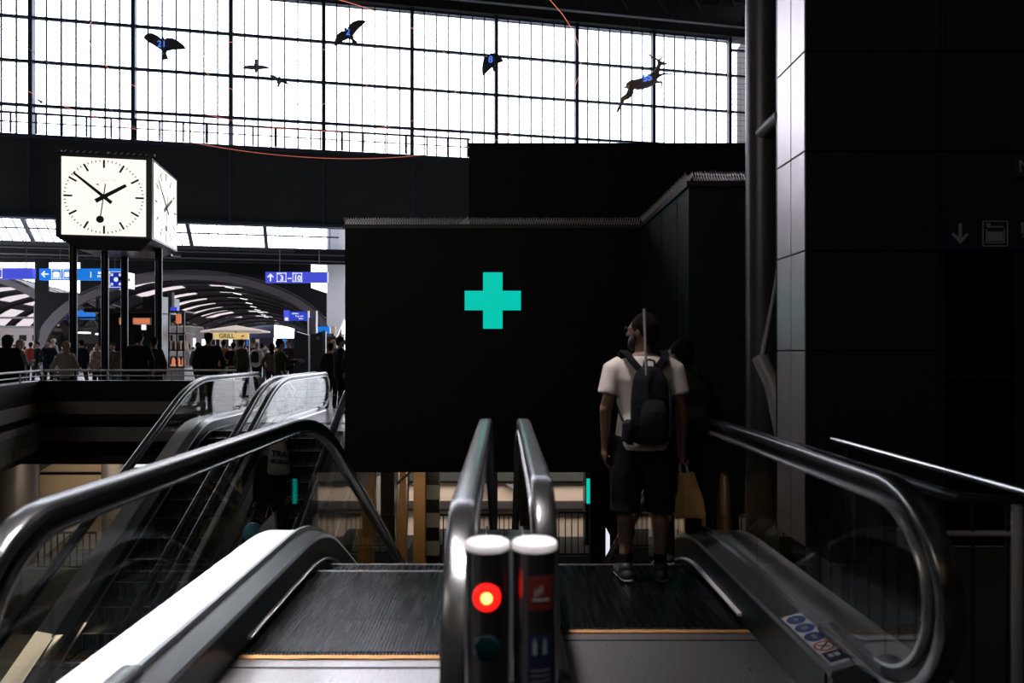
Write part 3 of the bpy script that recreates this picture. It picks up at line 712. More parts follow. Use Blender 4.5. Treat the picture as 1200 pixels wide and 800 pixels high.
for (a, b) in ((.04, .02), (CS - .02, .02), (CS * .5, .0)): part('corner_lug', MB().box(cl(a, b, zt + .02), (.16, .05, .05), rz=math.atan(S)), M['coping'], ck)
part('corner_lug', MB().box(cl(CS + .02, CS - .15, zb - .02), (.22, .12, .10), rz=math.atan(S) + .6), M['spikes'], ck)

# ------------------------------------------------------------------ train shed beyond the lintel
DS = Vector((-.29, 1, 0)).normalized(); ES = Vector((1, .19, 0)).normalized()
# sloping clerestory right behind the lintel
def Q(x, y, z): return Vector((x, y + S * (x + 18), z))
n = 0
for i in range(6):
    xa = -36 + i * 4.4; xb = xa + 4.4; n = 12 + i
    if xb > -9.3: break
    top = lambda x: Q(x, 38.2, 11.0); bot = lambda x: Q(x, 42.5, 8.05) + Vector((-1.2, 0, 0))
    mb = MB(); mb.bar(top(xa), bot(xa), .22, .14)
    for j in range(1, 8): mb.bar(top(xa + j * .55), bot(xa + j * .55), .045, .05)
    for f in (.42, .78): mb.bar(top(xa).lerp(bot(xa), f), top(xb).lerp(bot(xb), f), .08, .08)
    wd = struct('window_%d' % n, mb, M['ironlight'])
    g = MB(); q = [top(xa), top(xb), bot(xb), bot(xa)]; g.rings([q, [p + UP * .01 for p in q]]); g.build('glass_pane', M['glasspane'], wd)
XE = -10.3
struct('roof_valley', MB().rings([[Q(-42, 43.0, 7.85), Q(-13.6, 43.0, 7.85), Vector((-13.6, 47.5, 7.85)), Vector((-52, 47.5, 7.85))], [Q(-42, 43.0, 8.08), Q(-13.6, 43.0, 8.08), Vector((-13.6, 47.5, 8.08)), Vector((-52, 47.5, 8.08))]]), M['roof'])
mb = MB(); mb.rings([[Q(x, 43.0, z) for (x, z) in ((-40, 7.15), (XE, 7.15), (XE, 8.12), (-40, 8.12))], [Q(x, 43.6, z) for (x, z) in ((-40, 7.15), (XE, 7.15), (XE, 8.12), (-40, 8.12))]])
struct('wall_eaves_beam', mb, M['roofgrey'])
mb = MB(); mb.bar(Q(-40, 42.9, 7.7), Q(XE, 42.9, 7.7), .05, .05); mb.bar(Q(-40, 42.9, 7.3), Q(XE, 42.9, 7.3), .05, .08); struct('trim_2', mb, M['rib'])
# barrel shaped shed roof, ribs and skylights
def shed(cx, y0, half, rise, spring, nbay, bay, lights, rib_w, open_end=False, nm='shed', a_lo=0, a_hi=180, rib_m=None, first=0):
    base = Vector((cx, y0, 0))
    def pt(a, d, dr=0.0):
        a = math.radians(a); return base + DS * d + ES * (math.cos(a) * (half + dr)) + UP * (spring + math.sin(a) * (rise + dr))
    steps = [a_lo + (a_hi - a_lo) * i / 24 for i in range(25)]
    for b in range(nbay):
        d = b * bay
        mb = MB(); mb.rings([[pt(a, d, -(rib_w if b == 0 else .14)), pt(a, d + .3, -(rib_w if b == 0 else .14)), pt(a, d + .3, .25), pt(a, d, .25)] for a in steps])
        if b == 0 or b % 2 == 0 or b < 6: struct('roof_arch_beam', mb, rib_m or (M['rib'] if b == 0 else M['ironlight']))
        # opaque boarding between the skylight bands
        sh = MB(); edges = [a_lo]
        for (l0, l1) in lights: edges += [l0, l1]
        edges.append(a_hi)
        for i in range(0, len(edges) - 1, 2):
            a0, a1 = edges[i], edges[i + 1]
            if a1 - a0 < 1: continue
            k = max(2, int((a1 - a0) / 7)); L = [a0 + (a1 - a0) * j / k for j in range(k + 1)]
            sh.rings([[pt(a, d, .06), pt(a, d + bay, .06), pt(a, d + bay, .2), pt(a, d, .2)] for a in L])
        for (l0, l1) in lights:
            sh.rings([[pt(a, d + bay - 1.3, .06), pt(a, d + bay, .06), pt(a, d + bay, .2), pt(a, d + bay - 1.3, .2)] for a in (l0, (l0 + l1) / 2, l1)])
        s_ = struct('roof_boarding', sh, M['roof'])
        g = MB()
        for (l0, l1) in lights:
            g.rings([[pt(a, d + .4, .10), pt(a, d + bay - 1.3, .10), pt(a, d + bay - 1.3, .12), pt(a, d + .4, .12)] for a in (l0, (l0 + l1) / 2, l1)])
        g.build('skylight_glass', M['skylight'], s_)
    return pt
ptA = shed(-21.2, 46.0, 9.6, 5.6, 1.15, 15, 6.5, ((76, 92), (103, 125), (136, 166)), .42, nm='a')
ptB = shed(-39.2, 46.6, 8.4, 5.2, 2.0, 12, 6.5, ((20, 48), (60, 88), (98, 124), (132, 156)), .4, nm='b')
# closing walls and pillars between the two barrels
for d in (0, 6.5, 13, 19.5, 26, 39):
    q = Vector((-31.5, 46, 0)) + DS * d; struct('column_shed', MB().mm((q.x - .35, q.y - .3, 0), (q.x + .35, q.y + .3, 4.6)), M['ironlight'])
q = P(397, 411, 45.6); struct('column_shed', MB().mm((q.x - .45, 45.2, 0), (q.x + .3, 46.0, 2.6)), M['rib'])
struct('wall_shed_left', MB().rings([[Vector((-54, 46, 0)), Vector((-53.6, 46, 0)), Vector((-53.6, 46, 4.6)), Vector((-54, 46, 4.6))], [Vector((-54 - 26, 160, 0)), Vector((-53.6 - 26, 160, 0)), Vector((-53.6 - 26, 160, 4.6)), Vector((-54 - 26, 160, 4.6))]]), M['roof'])
def pw(name, px0, px1, py0, py1, Y, m, th=.3, **k):
    a = P(px0, py1, Y); b = P(px1, py0, Y); return struct(name, MB().mm((a.x, Y, a.z), (b.x, Y + th, b.z)), m, **k)
mb = MB(); mb.mm((-70, 45.9, 7.5), (-13.4, 46.2, 8.4)); struct('wall_shed_fascia', mb, M['roofgrey'])
# spandrel above the arch, right jamb panel catching daylight
mb = MB(); n = 16; poly = []
base = Vector((-21.2, 46.0, 0))
pl = [(math.cos(math.radians(a)) * 9.85, 1.15 + math.sin(math.radians(a)) * 5.85) for a in range(0, 181, 9)]
mb.prism([(7.8, 7.8), (-7.0, 7.8), (-7.0, 5.3), (-8.9, 5.3), (-8.9, 7.8), (-9.7, 7.8), (-9.7, 1.0)] + [(x, z) for x, z in pl[::-1]] + [(9.85, 1.0), (9.95, 5.2), (7.8, 5.9)], base, ES, UP, DS * .2); struct('wall_spandrel', mb, M['roofgrey'])
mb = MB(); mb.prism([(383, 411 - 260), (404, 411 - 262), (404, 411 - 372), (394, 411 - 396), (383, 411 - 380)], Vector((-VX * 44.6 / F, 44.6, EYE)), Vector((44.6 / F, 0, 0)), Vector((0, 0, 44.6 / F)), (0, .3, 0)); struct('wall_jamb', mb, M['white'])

# a white train standing in the left shed
t = thing('train', 'white train with a row of small dark windows far off at left', 'train', (-46, 66, 0))
part('car_body', MB().mm((-53, 66, .9), (-30.5, 68.8, 3.9)), M['white'], t, bevel=.15)
for i in range(17): part('window', MB().mm((-52.6 + i * 1.3, 65.96, 2.45), (-51.9 + i * 1.3, 66.0, 3.0)), M['ink'], t)
part('running_gear', MB().mm((-53, 66.2, .1), (-30.5, 68.6, .9)), M['ink'], t)
# a second pale building front under the left shed
t = thing('platform_canopy', 'low platform canopy with pale back wall near the white train', 'canopy', (-37.6, 62, 0))
part('back_wall', MB().mm((-41, 62, 0), (-35.3, 62.2, 2.9)), M['white'], t); part('roof_slab', MB().mm((-41.5, 61, 2.9), (-35, 63, 3.2)), M['ink'], t)
part('post', MB().mm((-38, 61.6, 0), (-37.8, 61.8, 2.9)), M['ink'], t)
# row of lamps running down the main shed
for i in range(22):
    d = 3 + i * 4.0; p = ptA(158, d, -1.4)
    tag(MB().box(p, (.5, .9, .12), rz=.2).build('shed_lamp', M['lampwhite']), 'white lamp in the long row hanging along the main shed', 'lamp', 'lamps along the main shed')
for i in range(9):
    p = ptA(78, 2 + i * 5.5, -.6); q = ptA(72, 2.8 + i * 5.5, -.6)
    tag(MB().bar(p, p.lerp(q, .6), .07, .05).build('skylight_lamp', M['lampwhite']), 'white tube lamp beside the central skylight row', 'lamp', 'lamps beside the central skylights')
# tie beams with small fittings
for z, y in ((3.75, 46.8), (3.1, 46.8)):
    struct('roof_tie_beam', MB().bar((-52, y, z), (-27 if z > 3.5 else -26.4, y, z), .1, .14), M['ink'])

# ------------------------------------------------------------------ signs
def sign_board(label, px0, px1, py0, py1, Y, m, hang=True, th=.25, name='hanging_sign', group=None, ztop=8.2):
    a = P(px0, py1, Y); b = P(px1, py0, Y); t = thing(name, label, 'sign', ((a.x + b.x) / 2, Y, b.z), group)
    part('panel', MB().mm((a.x, Y, a.z), (b.x, Y + th, b.z)), m, t)
    if hang:
        for f in (.22, .86):
            x = a.x + (b.x - a.x) * f; part('hanger_cable', MB().cyl((x, Y + th / 2, b.z), (x, Y + th / 2, ztop), .022, n=6), M['pipe'], t)
    return t
def T(txt, px, py, Y, hpx, m, t, bold=0, align='CENTER', **k): return lettering(txt, hpx * Y / F, m, t, P(px, py, Y - .012), (1, 0, 0), (0, 0, 1), bold=bold, align=align, **k)
def pxbox(t, name, rects, Y, m, lift=.006):
    mb = MB()
    for (x0, y0, x1, y1) in rects:
        a = P(x0, y1, Y); b = P(x1, y0, Y); mb.mm((a.x, Y - lift, a.z), (b.x, Y - lift + .005, b.z))
    return part(name, mb, m, t)
def frame_rects(x0, y0, x1, y1, w_=.7): return [(x0, y0, x1, y0 + w_), (x0, y1 - w_, x1, y1), (x0, y0, x0 + w_, y1), (x1 - w_, y0, x1, y1)]
def arrow(t, cx, cy, r, Y, deg, m):
    a = math.radians(deg); pts = [(-.16, -1), (.16, -1), (.16, .35), (.62, -.12), (.84, .1), (0, .95), (-.84, .1), (-.62, -.12), (-.16, .35)]
    q = [((x * math.cos(a) - y * math.sin(a)) * r * Y / F, (x * math.sin(a) + y * math.cos(a)) * r * Y / F) for x, y in pts]
    part('arrow_mark', MB().prism(q, P(cx, cy, Y - .008), (1, 0, 0), (0, 0, 1), (0, .005, 0)), m, t)
Y = 36.2
s = sign_board('hanging violet blue sign with white up arrow and platforms 3 to 10', 311, 383.5, 318.5, 331, Y, M['signblue'])
arrow(s, 317, 324.7, 4.6, Y, 0, M['signwhite'])
pxbox(s, 'pictogram_border', frame_rects(324.5, 319.6, 335.5, 330) + frame_rects(343, 319.6, 354, 330), Y, M['signwhite'])
T('3', 330.3, 326, Y, 8.6, M['signwhite'], s, .01); T('10', 348.6, 326, Y, 8.6, M['signwhite'], s, .01); pxbox(s, 'dash_mark', [(337, 325.6, 341.6, 326.8)], Y, M['signwhite'])
T('Gleis', 328, 320.9, Y, 2.0, M['signwhite'], s); T('Gleis', 346.6, 320.9, Y, 2.0, M['signwhite'], s)
Y = 33.7
s = sign_board('hanging violet blue sign at the left edge of the frame', -30, 38, 313.8, 326.6, Y, M['signblue'])
pxbox(s, 'pictogram_border', frame_rects(-9, 315, 2.6, 325.5), Y, M['signwhite'])
Y = 34.4
s = sign_board('hanging sky blue sign with left arrow and train pictograms behind the clock posts', 46, 147, 314.5, 328, Y, M['signsky'])
arrow(s, 52.5, 321, 4.6, Y, 90, M['signwhite'])
pxbox(s, 'pictogram_border', frame_rects(60.2, 315.6, 71.8, 326.8) + frame_rects(73.8, 315.6, 85.4, 326.8), Y, M['signwhite'])
pxbox(s, 'tram_pictogram', [(62, 319.5, 70, 325.4), (63, 318.2, 69, 319.6)], Y, M['signwhite']); pxbox(s, 'bus_pictogram', [(75.5, 318.5, 84, 324.5)], Y, M['signwhite'])
T('Bahnhofstrasse', 124, 319.6, Y, 3.0, M['signwhite'], s, .01); T('Löwenstrasse', 122.6, 323.6, Y, 3.0, M['signwhite'], s, .01)
pxbox(s, 'border_mark', [(106, 318.2, 107, 325)], Y, M['signwhite'])
s = sign_board('square blue meeting point sign with four white arrows, beside the clock posts', 127.5, 144.5, 317.8, 337, 17.5, M['signnavy'], th=.3, hang=False)
for dx, dy, dg in ((-5.2, 5.8, 45 + 180 + 90), (5.2, 5.8, 45), (-5.2, -5.8, 225), (5.2, -5.8, 135)):
    arrow(s, 135.8 + dx, 327.3 + dy * 1, 2.6, 17.5, {(-5.2, 5.8): -45, (5.2, 5.8): 45, (-5.2, -5.8): 225, (5.2, -5.8): 135}[(dx, dy)], M['signwhite'])
part('centre_dot', MB().prism([(2.6 * 17.5 / F * math.cos(j * PI / 10), 2.6 * 17.5 / F * math.sin(j * PI / 10)) for j in range(20)], P(135.8, 327.3, 17.5 - .008), (1, 0, 0), (0, 0, 1), (0, .005, 0)), M['signwhite'], s)
pxbox(s, 'white_edge', frame_rects(127.8, 318.1, 144.2, 336.7, .6), 17.5, M['signwhite'])
part('side_face', MB().mm((P(144.6, 0, 17.5).x, 17.5, P(0, 337, 17.5).z), (P(145.4, 0, 17.5).x, 18.0, P(0, 318, 17.5).z)), M['signwhite'], s)
part('bracket', MB().mm((P(144.5, 0, 17.5).x - .05, 17.35, P(0, 326, 17.5).z), (P(145.5, 0, 17.5).x + .1, 17.6, P(0, 329, 17.5).z)), M['skirt'], s)
Y = 47.5
s = sign_board('small violet platform sign with white square, left of the clock posts', 72.5, 78.5, 361.5, 374.5, Y, M['signblue'], hang=False)
part('hanger_cable', MB().cyl(P(75.5, 361.5, Y), P(75.5, 361.5, Y) + UP * 6, .02, n=6), M['pipe'], s)
pxbox(s, 'white_square', [(74, 369, 77.6, 373.6)], Y, M['signwhite'])
s = sign_board('blue box sign half hidden by a clock post', 89.5, 102, 363.5, 373.5, Y, M['signsky'], hang=False, th=1.0)
part('hanger_cable', MB().cyl(P(97, 364, Y), P(97, 364, Y) + UP * 6, .02, n=6), M['pipe'], s)
s = sign_board('small violet sign beside the departure board', 332.5, 338.5, 363.5, 376, 47.5, M['signblue'], hang=False)
part('hanger_cable', MB().cyl(P(335.5, 364, 47.5), P(335.5, 364, 47.5) + UP * 2.0, .02, n=6), M['pipe'], s)
pxbox(s, 'white_square', [(334, 372, 337.6, 375.2)], 47.5, M['signwhite'])
s = sign_board('dark blue departure board with pale text over the tall navy kiosks', 339.5, 366, 365, 375.5, 47.5, M['signnavy'], hang=False, name='departure_board')
for r_ in range(3): T(('Abfahrt', 'Zug nach', 'Gleis')[r_] , 342 + 4 * r_, 367.2 + 3 * r_, 47.5, 2.6, M['signwhite'], s, align='LEFT')
part('hanger_cable', MB().cyl(P(353, 365, 47.5), P(353, 365, 47.5) + UP * 1.1, .02, n=6), M['pipe'], s)
s = sign_board('blue screen low beside the right shed pillar', 372.5, 386, 382.5, 390.5, 30, M['signsky'], hang=False, name='info_screen')
part('mast', MB().cyl(P(379, 390, 30.1), Vector((P(379, 0, 30).x, 30.1, 0)), .05, n=8), M['pipe'], s)
s = sign_board('pink and blue screen next to the right shed pillar', 387.5, 392.5, 382.5, 390.5, 30, M['cream'], hang=False, name='info_screen')
part('mast', MB().cyl(P(390, 390, 30.1), Vector((P(390, 0, 30).x, 30.1, 0)), .05, n=8), M['pipe'], s)
# catering kiosk with orange menus behind the posts
Y = 26
t = thing('snack_kiosk', 'black snack kiosk with lit orange menu boards behind the clock posts', 'kiosk', (P(155, 0, Y).x, Y, 0))
a = P(108, 366, Y); b = P(197, 366, Y)
part('body', MB().mm((a.x, Y + .4, 0), (b.x - .6, Y + 1.2, a.z)), M['bandblack'], t); part('roof_edge', MB().mm((a.x - .2, Y - .2, a.z), (b.x - .4, Y + 1.4, a.z + .14)), M['darksteel'], t)
part('counter', MB().mm((a.x + .3, Y, 0), (b.x - .3, Y + .4, 1.0)), M['darksteel'], t)
for x0, x1 in ((134, 143), (150.5, 171.5)):
    q0 = P(x0, 380, Y); q1 = P(x1, 371.5, Y); mo = part('menu_board', MB().mm((q0.x, Y + .3, q0.z), (q1.x, Y + .38, q1.z)), M['white'], t)
    mo = part('menu_panel', MB().mm((q0.x + .03, Y + .29, q0.z + .03), (q1.x - .03, Y + .31, q1.z - .03)), M['orange'], t)
q0 = P(160, 386, Y); part('lit_opening', MB().mm((q0.x, Y + .36, q0.z), (q0.x + .16, Y + .39, q0.z + .2)), M['lampwhite'], t)
q0 = P(159, 366, Y); q1 = P(181, 346, Y); part('air_unit', MB().mm((q0.x, Y + .5, q0.z), (q1.x, Y + 2, q1.z)), M['darksteel'], t)
for i in range(8): part('unit_louvre', MB().mm((q0.x + .03, Y + .46, q0.z + .06 + i * .075), (q1.x - .03, Y + .5, q0.z + .09 + i * .075)), M['coping'], t)
q0 = P(191, 366, Y); q1 = P(195.5, 341, Y); part('duct', MB().mm((q0.x, Y + .4, q0.z), (q1.x, Y + .6, q1.z)), M['rib'], t)
part('vent_pipe', MB().cyl(P(115, 366, Y + .6), P(115, 349, Y + .6), .10, n=12), M['rib'], t)
Y = 20
t = thing('food_display_stand', 'glass food display stand with shelves of snacks at the kiosk end', 'stand', (P(205, 0, Y).x, Y, 0))
a = P(197, 411, Y).x; b = P(216, 411, Y).x
part('base', MB().mm((a - .2, Y, 0), (b, Y + .9, .95)), M['white'], t)
for i, z in enumerate((.95, 1.45, 1.95, 2.6)): part('shelf', MB().mm((a, Y, z), (b, Y + .7, z + .04)), M['coping'], t)
for x in (a, b - .04, (a + b) / 2): part('upright', MB().mm((x, Y, .95), (x + .04, Y + .05, 2.64)), M['coping'], t)
part('poster', MB().mm((P(206.5, 0, Y).x, Y - .02, P(0, 379, Y).z), (P(212.5, 0, Y).x, Y, P(0, 368, Y).z)), M['orange'], t)
part('blue_topper', MB().mm((P(199.5, 0, Y).x, Y, 2.64), (P(207.5, 0, Y).x, Y + .1, 2.75)), M['signblue'], t)
cols = [M['orange'], M['whitestick'], M['wood'], M['redring'], M['cream'], M['lampwarm']]
for i in range(3):
    for j in range(3):
        x = a + .05 + j * .15; z = (.99, 1.49, 1.49)[i]
        tag(MB().ell([(x + .05 + .0 * i, Y + .12 + .2 * (i == 2), z, .05, .05), (x + .05, Y + .12 + .2 * (i == 2), z + .18, .05, .05), (x + .05, Y + .12 + .2 * (i == 2), z + .26, .02, .02)], 10).build('snack_jar', cols[(i * 2 + j * 5) % 5]), 'small food jar on a shelf of the glass display stand', 'jar', 'jars on the food display stand')
# grill stall with a big umbrella
Y = 30
t = thing('grill_stall', 'grill stall with yellow lettered fascia under a cream umbrella', 'stall', (P(273, 0, Y).x, Y, 0))
a = P(249.5, 397.5, Y); b = P(291, 390, Y)
part('fascia', MB().mm((a.x, Y, a.z), (b.x, Y + .1, b.z)), M['yellowsign'], t)
T('GRILL', 265.5, 393.7, Y, 7.0, M['brownletter'], t, .004); T('ø', 284.5, 393.8, Y, 6.4, M['redprint'], t, .01)
part('counter', MB().mm((a.x, Y + .1, 0), (b.x, Y + 1.8, 1.0)), M['darksteel'], t)
for x in (a.x, b.x - .06): part('corner_post', MB().mm((x, Y + .1, 1.0), (x + .06, Y + .16, a.z)), M['darksteel'], t)
t = thing('market_umbrella', 'wide cream market umbrella spread over the grill stall', 'umbrella', (P(266, 0, Y).x, Y + 1.0, 0))
ux = P(266, 0, Y).x; zt_ = P(0, 380, Y).z; ze = P(0, 387.5, Y).z
rs = []
for rr, z in ((.04, zt_), (.7, zt_ - .12), (1.5, ze + .02), (1.5, ze - .05), (.7, zt_ - .16), (.04, zt_ - .05)):
    rs.append([Vector((ux + rr * math.cos(j * PI / 4 + PI / 8), Y + 1 + rr * math.sin(j * PI / 4 + PI / 8), z)) for j in range(8)])
part('canopy', MB().rings(rs), M['cream'], t); part('pole', MB().cyl((ux, Y + 1, 0), (ux, Y + 1, zt_ + .05), .03, n=10), M['pipe'], t)
# pair of tall navy kiosks
for i, (x0, x1) in enumerate(((345, 361.2), (363.2, 378.8))):
    Y = 19.5; a = P(x0, 0, Y); b = P(x1, 0, Y); hl, hr = (2.02, 1.90) if i == 0 else (1.90, 2.03)
    t = thing('navy_totem', ('tall navy information totem with slanted top, left of the pair' if i == 0 else 'tall navy information totem with round emblem, right of the pair'), 'totem', ((a.x + b.x) / 2, Y, 0))
    part('body', MB().prism([(a.x, 0.05), (b.x, 0.05), (b.x, hr), (a.x, hl)], (0, Y, 0), (1, 0, 0), (0, 0, 1), (0, .35, 0)), M['dimnavy'], t)
    part('plinth', MB().mm((a.x, Y + .03, 0), (b.x, Y + .32, .05)), M['darksteel'], t)
    part('fin', MB().cyl(((a.x if i == 0 else b.x) , Y + .1, .1), ((a.x if i == 0 else b.x), Y + .1, 2.04), .04, n=10), M['dimnavy'], t)
    if i: part('emblem', MB().prism([(.05 * math.cos(k * PI / 8), .05 * math.sin(k * PI / 8)) for k in range(16)], P(372.5, 396, Y - .01), (1, 0, 0), (0, 0, 1), (0, .01, 0)), M['dimwhite'], t)
# yellow shop front and white ad column beyond
t = thing('yellow_shop', 'small shop with dull yellow front beside the right shed pillar', 'shop', (P(385, 0, 28).x, 28, 0))
part('front', MB().mm((P(376, 0, 28).x, 28, 0), (P(394, 0, 28).x, 28.3, P(0, 396, 28).z)), M['yellow'], t); part('fascia', MB().mm((P(375, 0, 28).x, 27.9, P(0, 397, 28).z), (P(394.5, 0, 28).x, 28.3, P(0, 394.5, 28).z)), M['darksteel'], t)
t = thing('lift_shaft', 'slim white glazed lift shaft between the departure board and shed pillar', 'lift shaft', (P(368, 0, 44).x, 44, 0))
for x in (360.5, 370): part('corner_post', MB().mm((P(x, 0, 44).x, 44, 0), (P(x + 1.2, 0, 44).x, 44.2, P(0, 364, 44).z)), M['white'], t)
part('shaft_wall', MB().mm((P(362, 0, 44).x, 44.1, 0), (P(370, 0, 44).x, 44.4, P(0, 372, 44).z)), M['rib'], t)
# far bright end wall opening and far shops
pw('wall_shed_end', 215, 321, 372, 411, 141, M['dimnavy'])
pw('wall_shed_end', 345, 392, 372, 411, 141, M['dimnavy'])
pw('wall_shops_far', 280, 345, 398, 411, 120, M['dimnavy'])
for i in range(12):
    x = 226 + i * 10.5; Y = 60 + (i % 3) * 6
    tag(MB().mm((P(x, 0, Y).x, Y, 1.6), (P(x + 3 + i % 3, 0, Y).x, Y + .1, 2.6)).build('shop_light_panel', [M['signwhite'], M['lampwhite'], M['signsky'], M['cream']][i % 4]), 'small lit panel on the far shop fronts behind the crowd', 'light panel', 'lit panels on the far shop fronts')
pw('wall_shops_left', 195, 345, 396, 411, 70, M['dimnavy'])

# ------------------------------------------------------------------ lower hall seen below the cabin and through the well
struct('wall_lower_back', MB().mm((-34, 22.0, -5.5), (2.6, 22.3, -.6)), M['bandblack'])
def lw(name, px0, px1, py0, py1, Y, m, th=.1): return pw(name, px0, px1, py0, py1, Y, m, th)
# left: beige cladding in view between the columns
lw('wall_lower_left', 42, 125, 529, 680, 20.0, M['beige'])
lw('trim_3', 42, 125, 553, 556, 19.9, M['bandblack'], .08); lw('trim_4', 42, 125, 536, 538, 19.9, M['bandblack'], .08)
mb = MB(); mb.prism([(VX - 590 + 42, -142), (42, -120), (75, -120), (100, -110), (42, -145)], (-VX * 18.5 / F, 18.5, EYE), (18.5 / F, 0, 0), (0, 0, 18.5 / F), (0, .2, 0))
mb = MB(); mb.prism([(30, -117), (92, -117), (68, -127), (42, -142), (30, -150)], (-VX * 18.5 / F, 18.5, EYE), (18.5 / F, 0, 0), (0, 0, 18.5 / F), (0, .2, 0)); struct('wall_shade_slab', mb, M['wallgrey'])  # dark slab shaped as the diagonal shade on the left wall
for (x, r, lab) in ((20, 22, 'thick dark round column at the left edge of the lower hall'), (136, 15, 'dark column beside the lit shop shelf in the lower hall')):
    q = P(x, 0, 18.0); t = MB().cyl((q.x, 18.0, -5.5), (q.x, 18.0, -.6), r * 18 / F, n=32).build('round_column', M['pipe'], smooth=True); tag(t, lab, 'column')
t = thing('shop_shelf', 'bright shop shelf with small goods glimpsed left of the far escalators', 'shelf', (P(168, 0, 21).x, 21, -5.5))
part('back_panel', MB().mm((P(151, 0, 21).x, 21.2, -5.5), (P(192, 0, 21).x, 21.3, -1.4)), M['lampwhite'], t)
for z in (-5.3, -4.3, -3.6, -3.1, -2.75, -2.4, -2.05, -1.75, -1.45): part('shelf_board', MB().mm((P(151, 0, 21).x, 20.9, z - .015), (P(192, 0, 21).x, 21.2, z)), M['coping'], t)
rnd = random.Random(3)
for z in (-3.1, -2.75, -2.4, -2.05, -1.75):
    for i in range(8):
        x = P(151 + 5.0 * i, 0, 21).x; ci = rnd.randrange(5); c = [M['white'], M['bluestick'], M['redring'], M['ink'], M['lampwhite']][ci]
        tag(MB().mm((x, 20.95, z), (x + .1, 21.1, z + .14 + .1 * rnd.random())).build('shop_carton', c), 'small %s carton on the %s shelf of the bright lower shop' % (['white', 'blue', 'red', 'black', 'glowing white'][ci], {-3.1: 'lowest', -2.75: 'second', -2.4: 'middle', -2.05: 'fourth', -1.75: 'top'}[z]), 'carton', 'cartons on the shop shelf')
# grey slabs shaped as the diagonal shade on the lower walls
def wall_slab(pts, Y, m, name='wall_shade_and_band', th=.15):
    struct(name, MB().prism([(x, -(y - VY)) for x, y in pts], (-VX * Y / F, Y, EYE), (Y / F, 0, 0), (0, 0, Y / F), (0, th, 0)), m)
wall_slab([(30, 620), (30, 690), (48, 690), (48, 655), (112, 600), (112, 586), (60, 586)], 18.2, M['shadegrey'])
wall_slab([(385, 640), (385, 600), (440, 560), (452, 553), (452, 606), (420, 606)], 18.8, M['shadegrey'])
# middle: pale pink wall, dark lines
lw('wall_lower_mid', 400, 700, 548, 690, 19.5, M['pinkstone'])
lw('wall_lower_right', 700, 1000, 548, 690, 19.4, M['beige'])
lw('trim_5', 400, 1000, 596.5, 598.5, 19.2, M['ink'], .1)
lw('trim_6', 400, 1000, 563, 566, 19.2, M['ink'], .1)
lw('wall_vent_band', 400, 1000, 552, 563.5, 19.1, M['wallgrey'], .1)
wall_slab([(592, 567), (612, 567), (612, 581)], 19.2, M['shadegrey'])  # grey triangle standing in for shade on the middle wall
wall_slab([(400, 588), (700, 588), (700, 597), (400, 597)], 19.3, M['rib'])
for (x0, x1) in ((420, 437), (446, 462), (516, 513), (565, 583), (607, 628), (686, 712), (828, 866)):
    if x1 > x0: lw('wall_pier', x0, x1, 548, 690, 17.0, M['bandblack'], .5)
lw('wall_pier_grey', 692, 760, 553, 690, 16.0, M['roofgrey'], .3)
# balcony rails of the lower hall
def balcony(label, px0, px1, pyt, pyb, Y, step):
    a = P(px0, pyb, Y); b = P(px1, pyt, Y); t = thing('balcony_railing', label, 'railing', (a.x, Y, a.z))
    part('rail', MB().mm((a.x, Y, b.z - .03), (b.x, Y + .04, b.z + .02)), M['ink'], t); part('rail', MB().mm((a.x, Y, a.z), (b.x, Y + .04, a.z + .04)), M['ink'], t)
    n = int((px1 - px0) / step)
    for i in range(n + 1): x = a.x + (b.x - a.x) * i / n; part('baluster', MB().mm((x - .012, Y + .005, a.z), (x + .012, Y + .035, b.z)), M['ink'], t)
    struct('floor_balcony', MB().mm((a.x - .3, Y - .1, a.z - 1.6), (b.x + .3, Y + 1.6, a.z)), M['wallgrey'])
balcony('dark bar railing at the left of the lower hall, beige wall behind', 44, 112, 624, 665, 16.6, 7)
balcony('dark bar railing below the cabin beside the wooden posts', 385, 462, 604, 648, 16.2, 8)
balcony('dark bar railing seen between the two centre handrails', 514, 640, 603, 640, 16.2, 5.4)
balcony('dark bar railing in the lower hall right of the centre handrails', 655, 700, 600, 650, 16.2, 7)
balcony('dark bar railing in the lower hall behind the two riders', 770, 960, 605, 650, 16.2, 8)
# striped pier and timber props under the cabin
t = thing('striped_pier', 'stone pier with dark and grey bands beside the pine post', 'pier', (P(506, 0, 14.5).x, 14.5, -5.5))
a = P(488, 0, 15.9).x; b = P(514.5, 0, 15.9).x
part('shaft', MB().mm((a, 15.9, -5.5), (b, 16.15, -.9)), M['bandblack'], t)
for i in range(7): z = -1.05 - i * .66; part('grey_band', MB().mm((a - .01, 15.88, z - .34), (b + .01, 15.92, z)), M['band'], t)
def post(label, x0, x1, Y, m=M['wood'], xt=None, name='timber_post'):
    a = P(x0, 0, Y).x; b = P(x1, 0, Y).x; dx = 0 if xt is None else (xt - x0) * Y / F
    o = MB().rings([[Vector((q, yy, -5.5)) for q, yy in ((a - dx * 1.5, Y), (b - dx * 1.5, Y), (b - dx * 1.5, Y + .25), (a - dx * 1.5, Y + .25))], [Vector((q + dx, yy, -.9)) for q, yy in ((a, Y), (b, Y), (b, Y + .25), (a, Y + .25))]]).build(name, m); return tag(o, label, 'post')
post('upright pine post seen below the black cabin', 484.5, 498, 15.3)
post('slightly leaning shaded pine post left of the upright one', 464, 476, 15.5, xt=467)
post('wide reddish brown board face behind the far railing', 419, 437, 15.9)
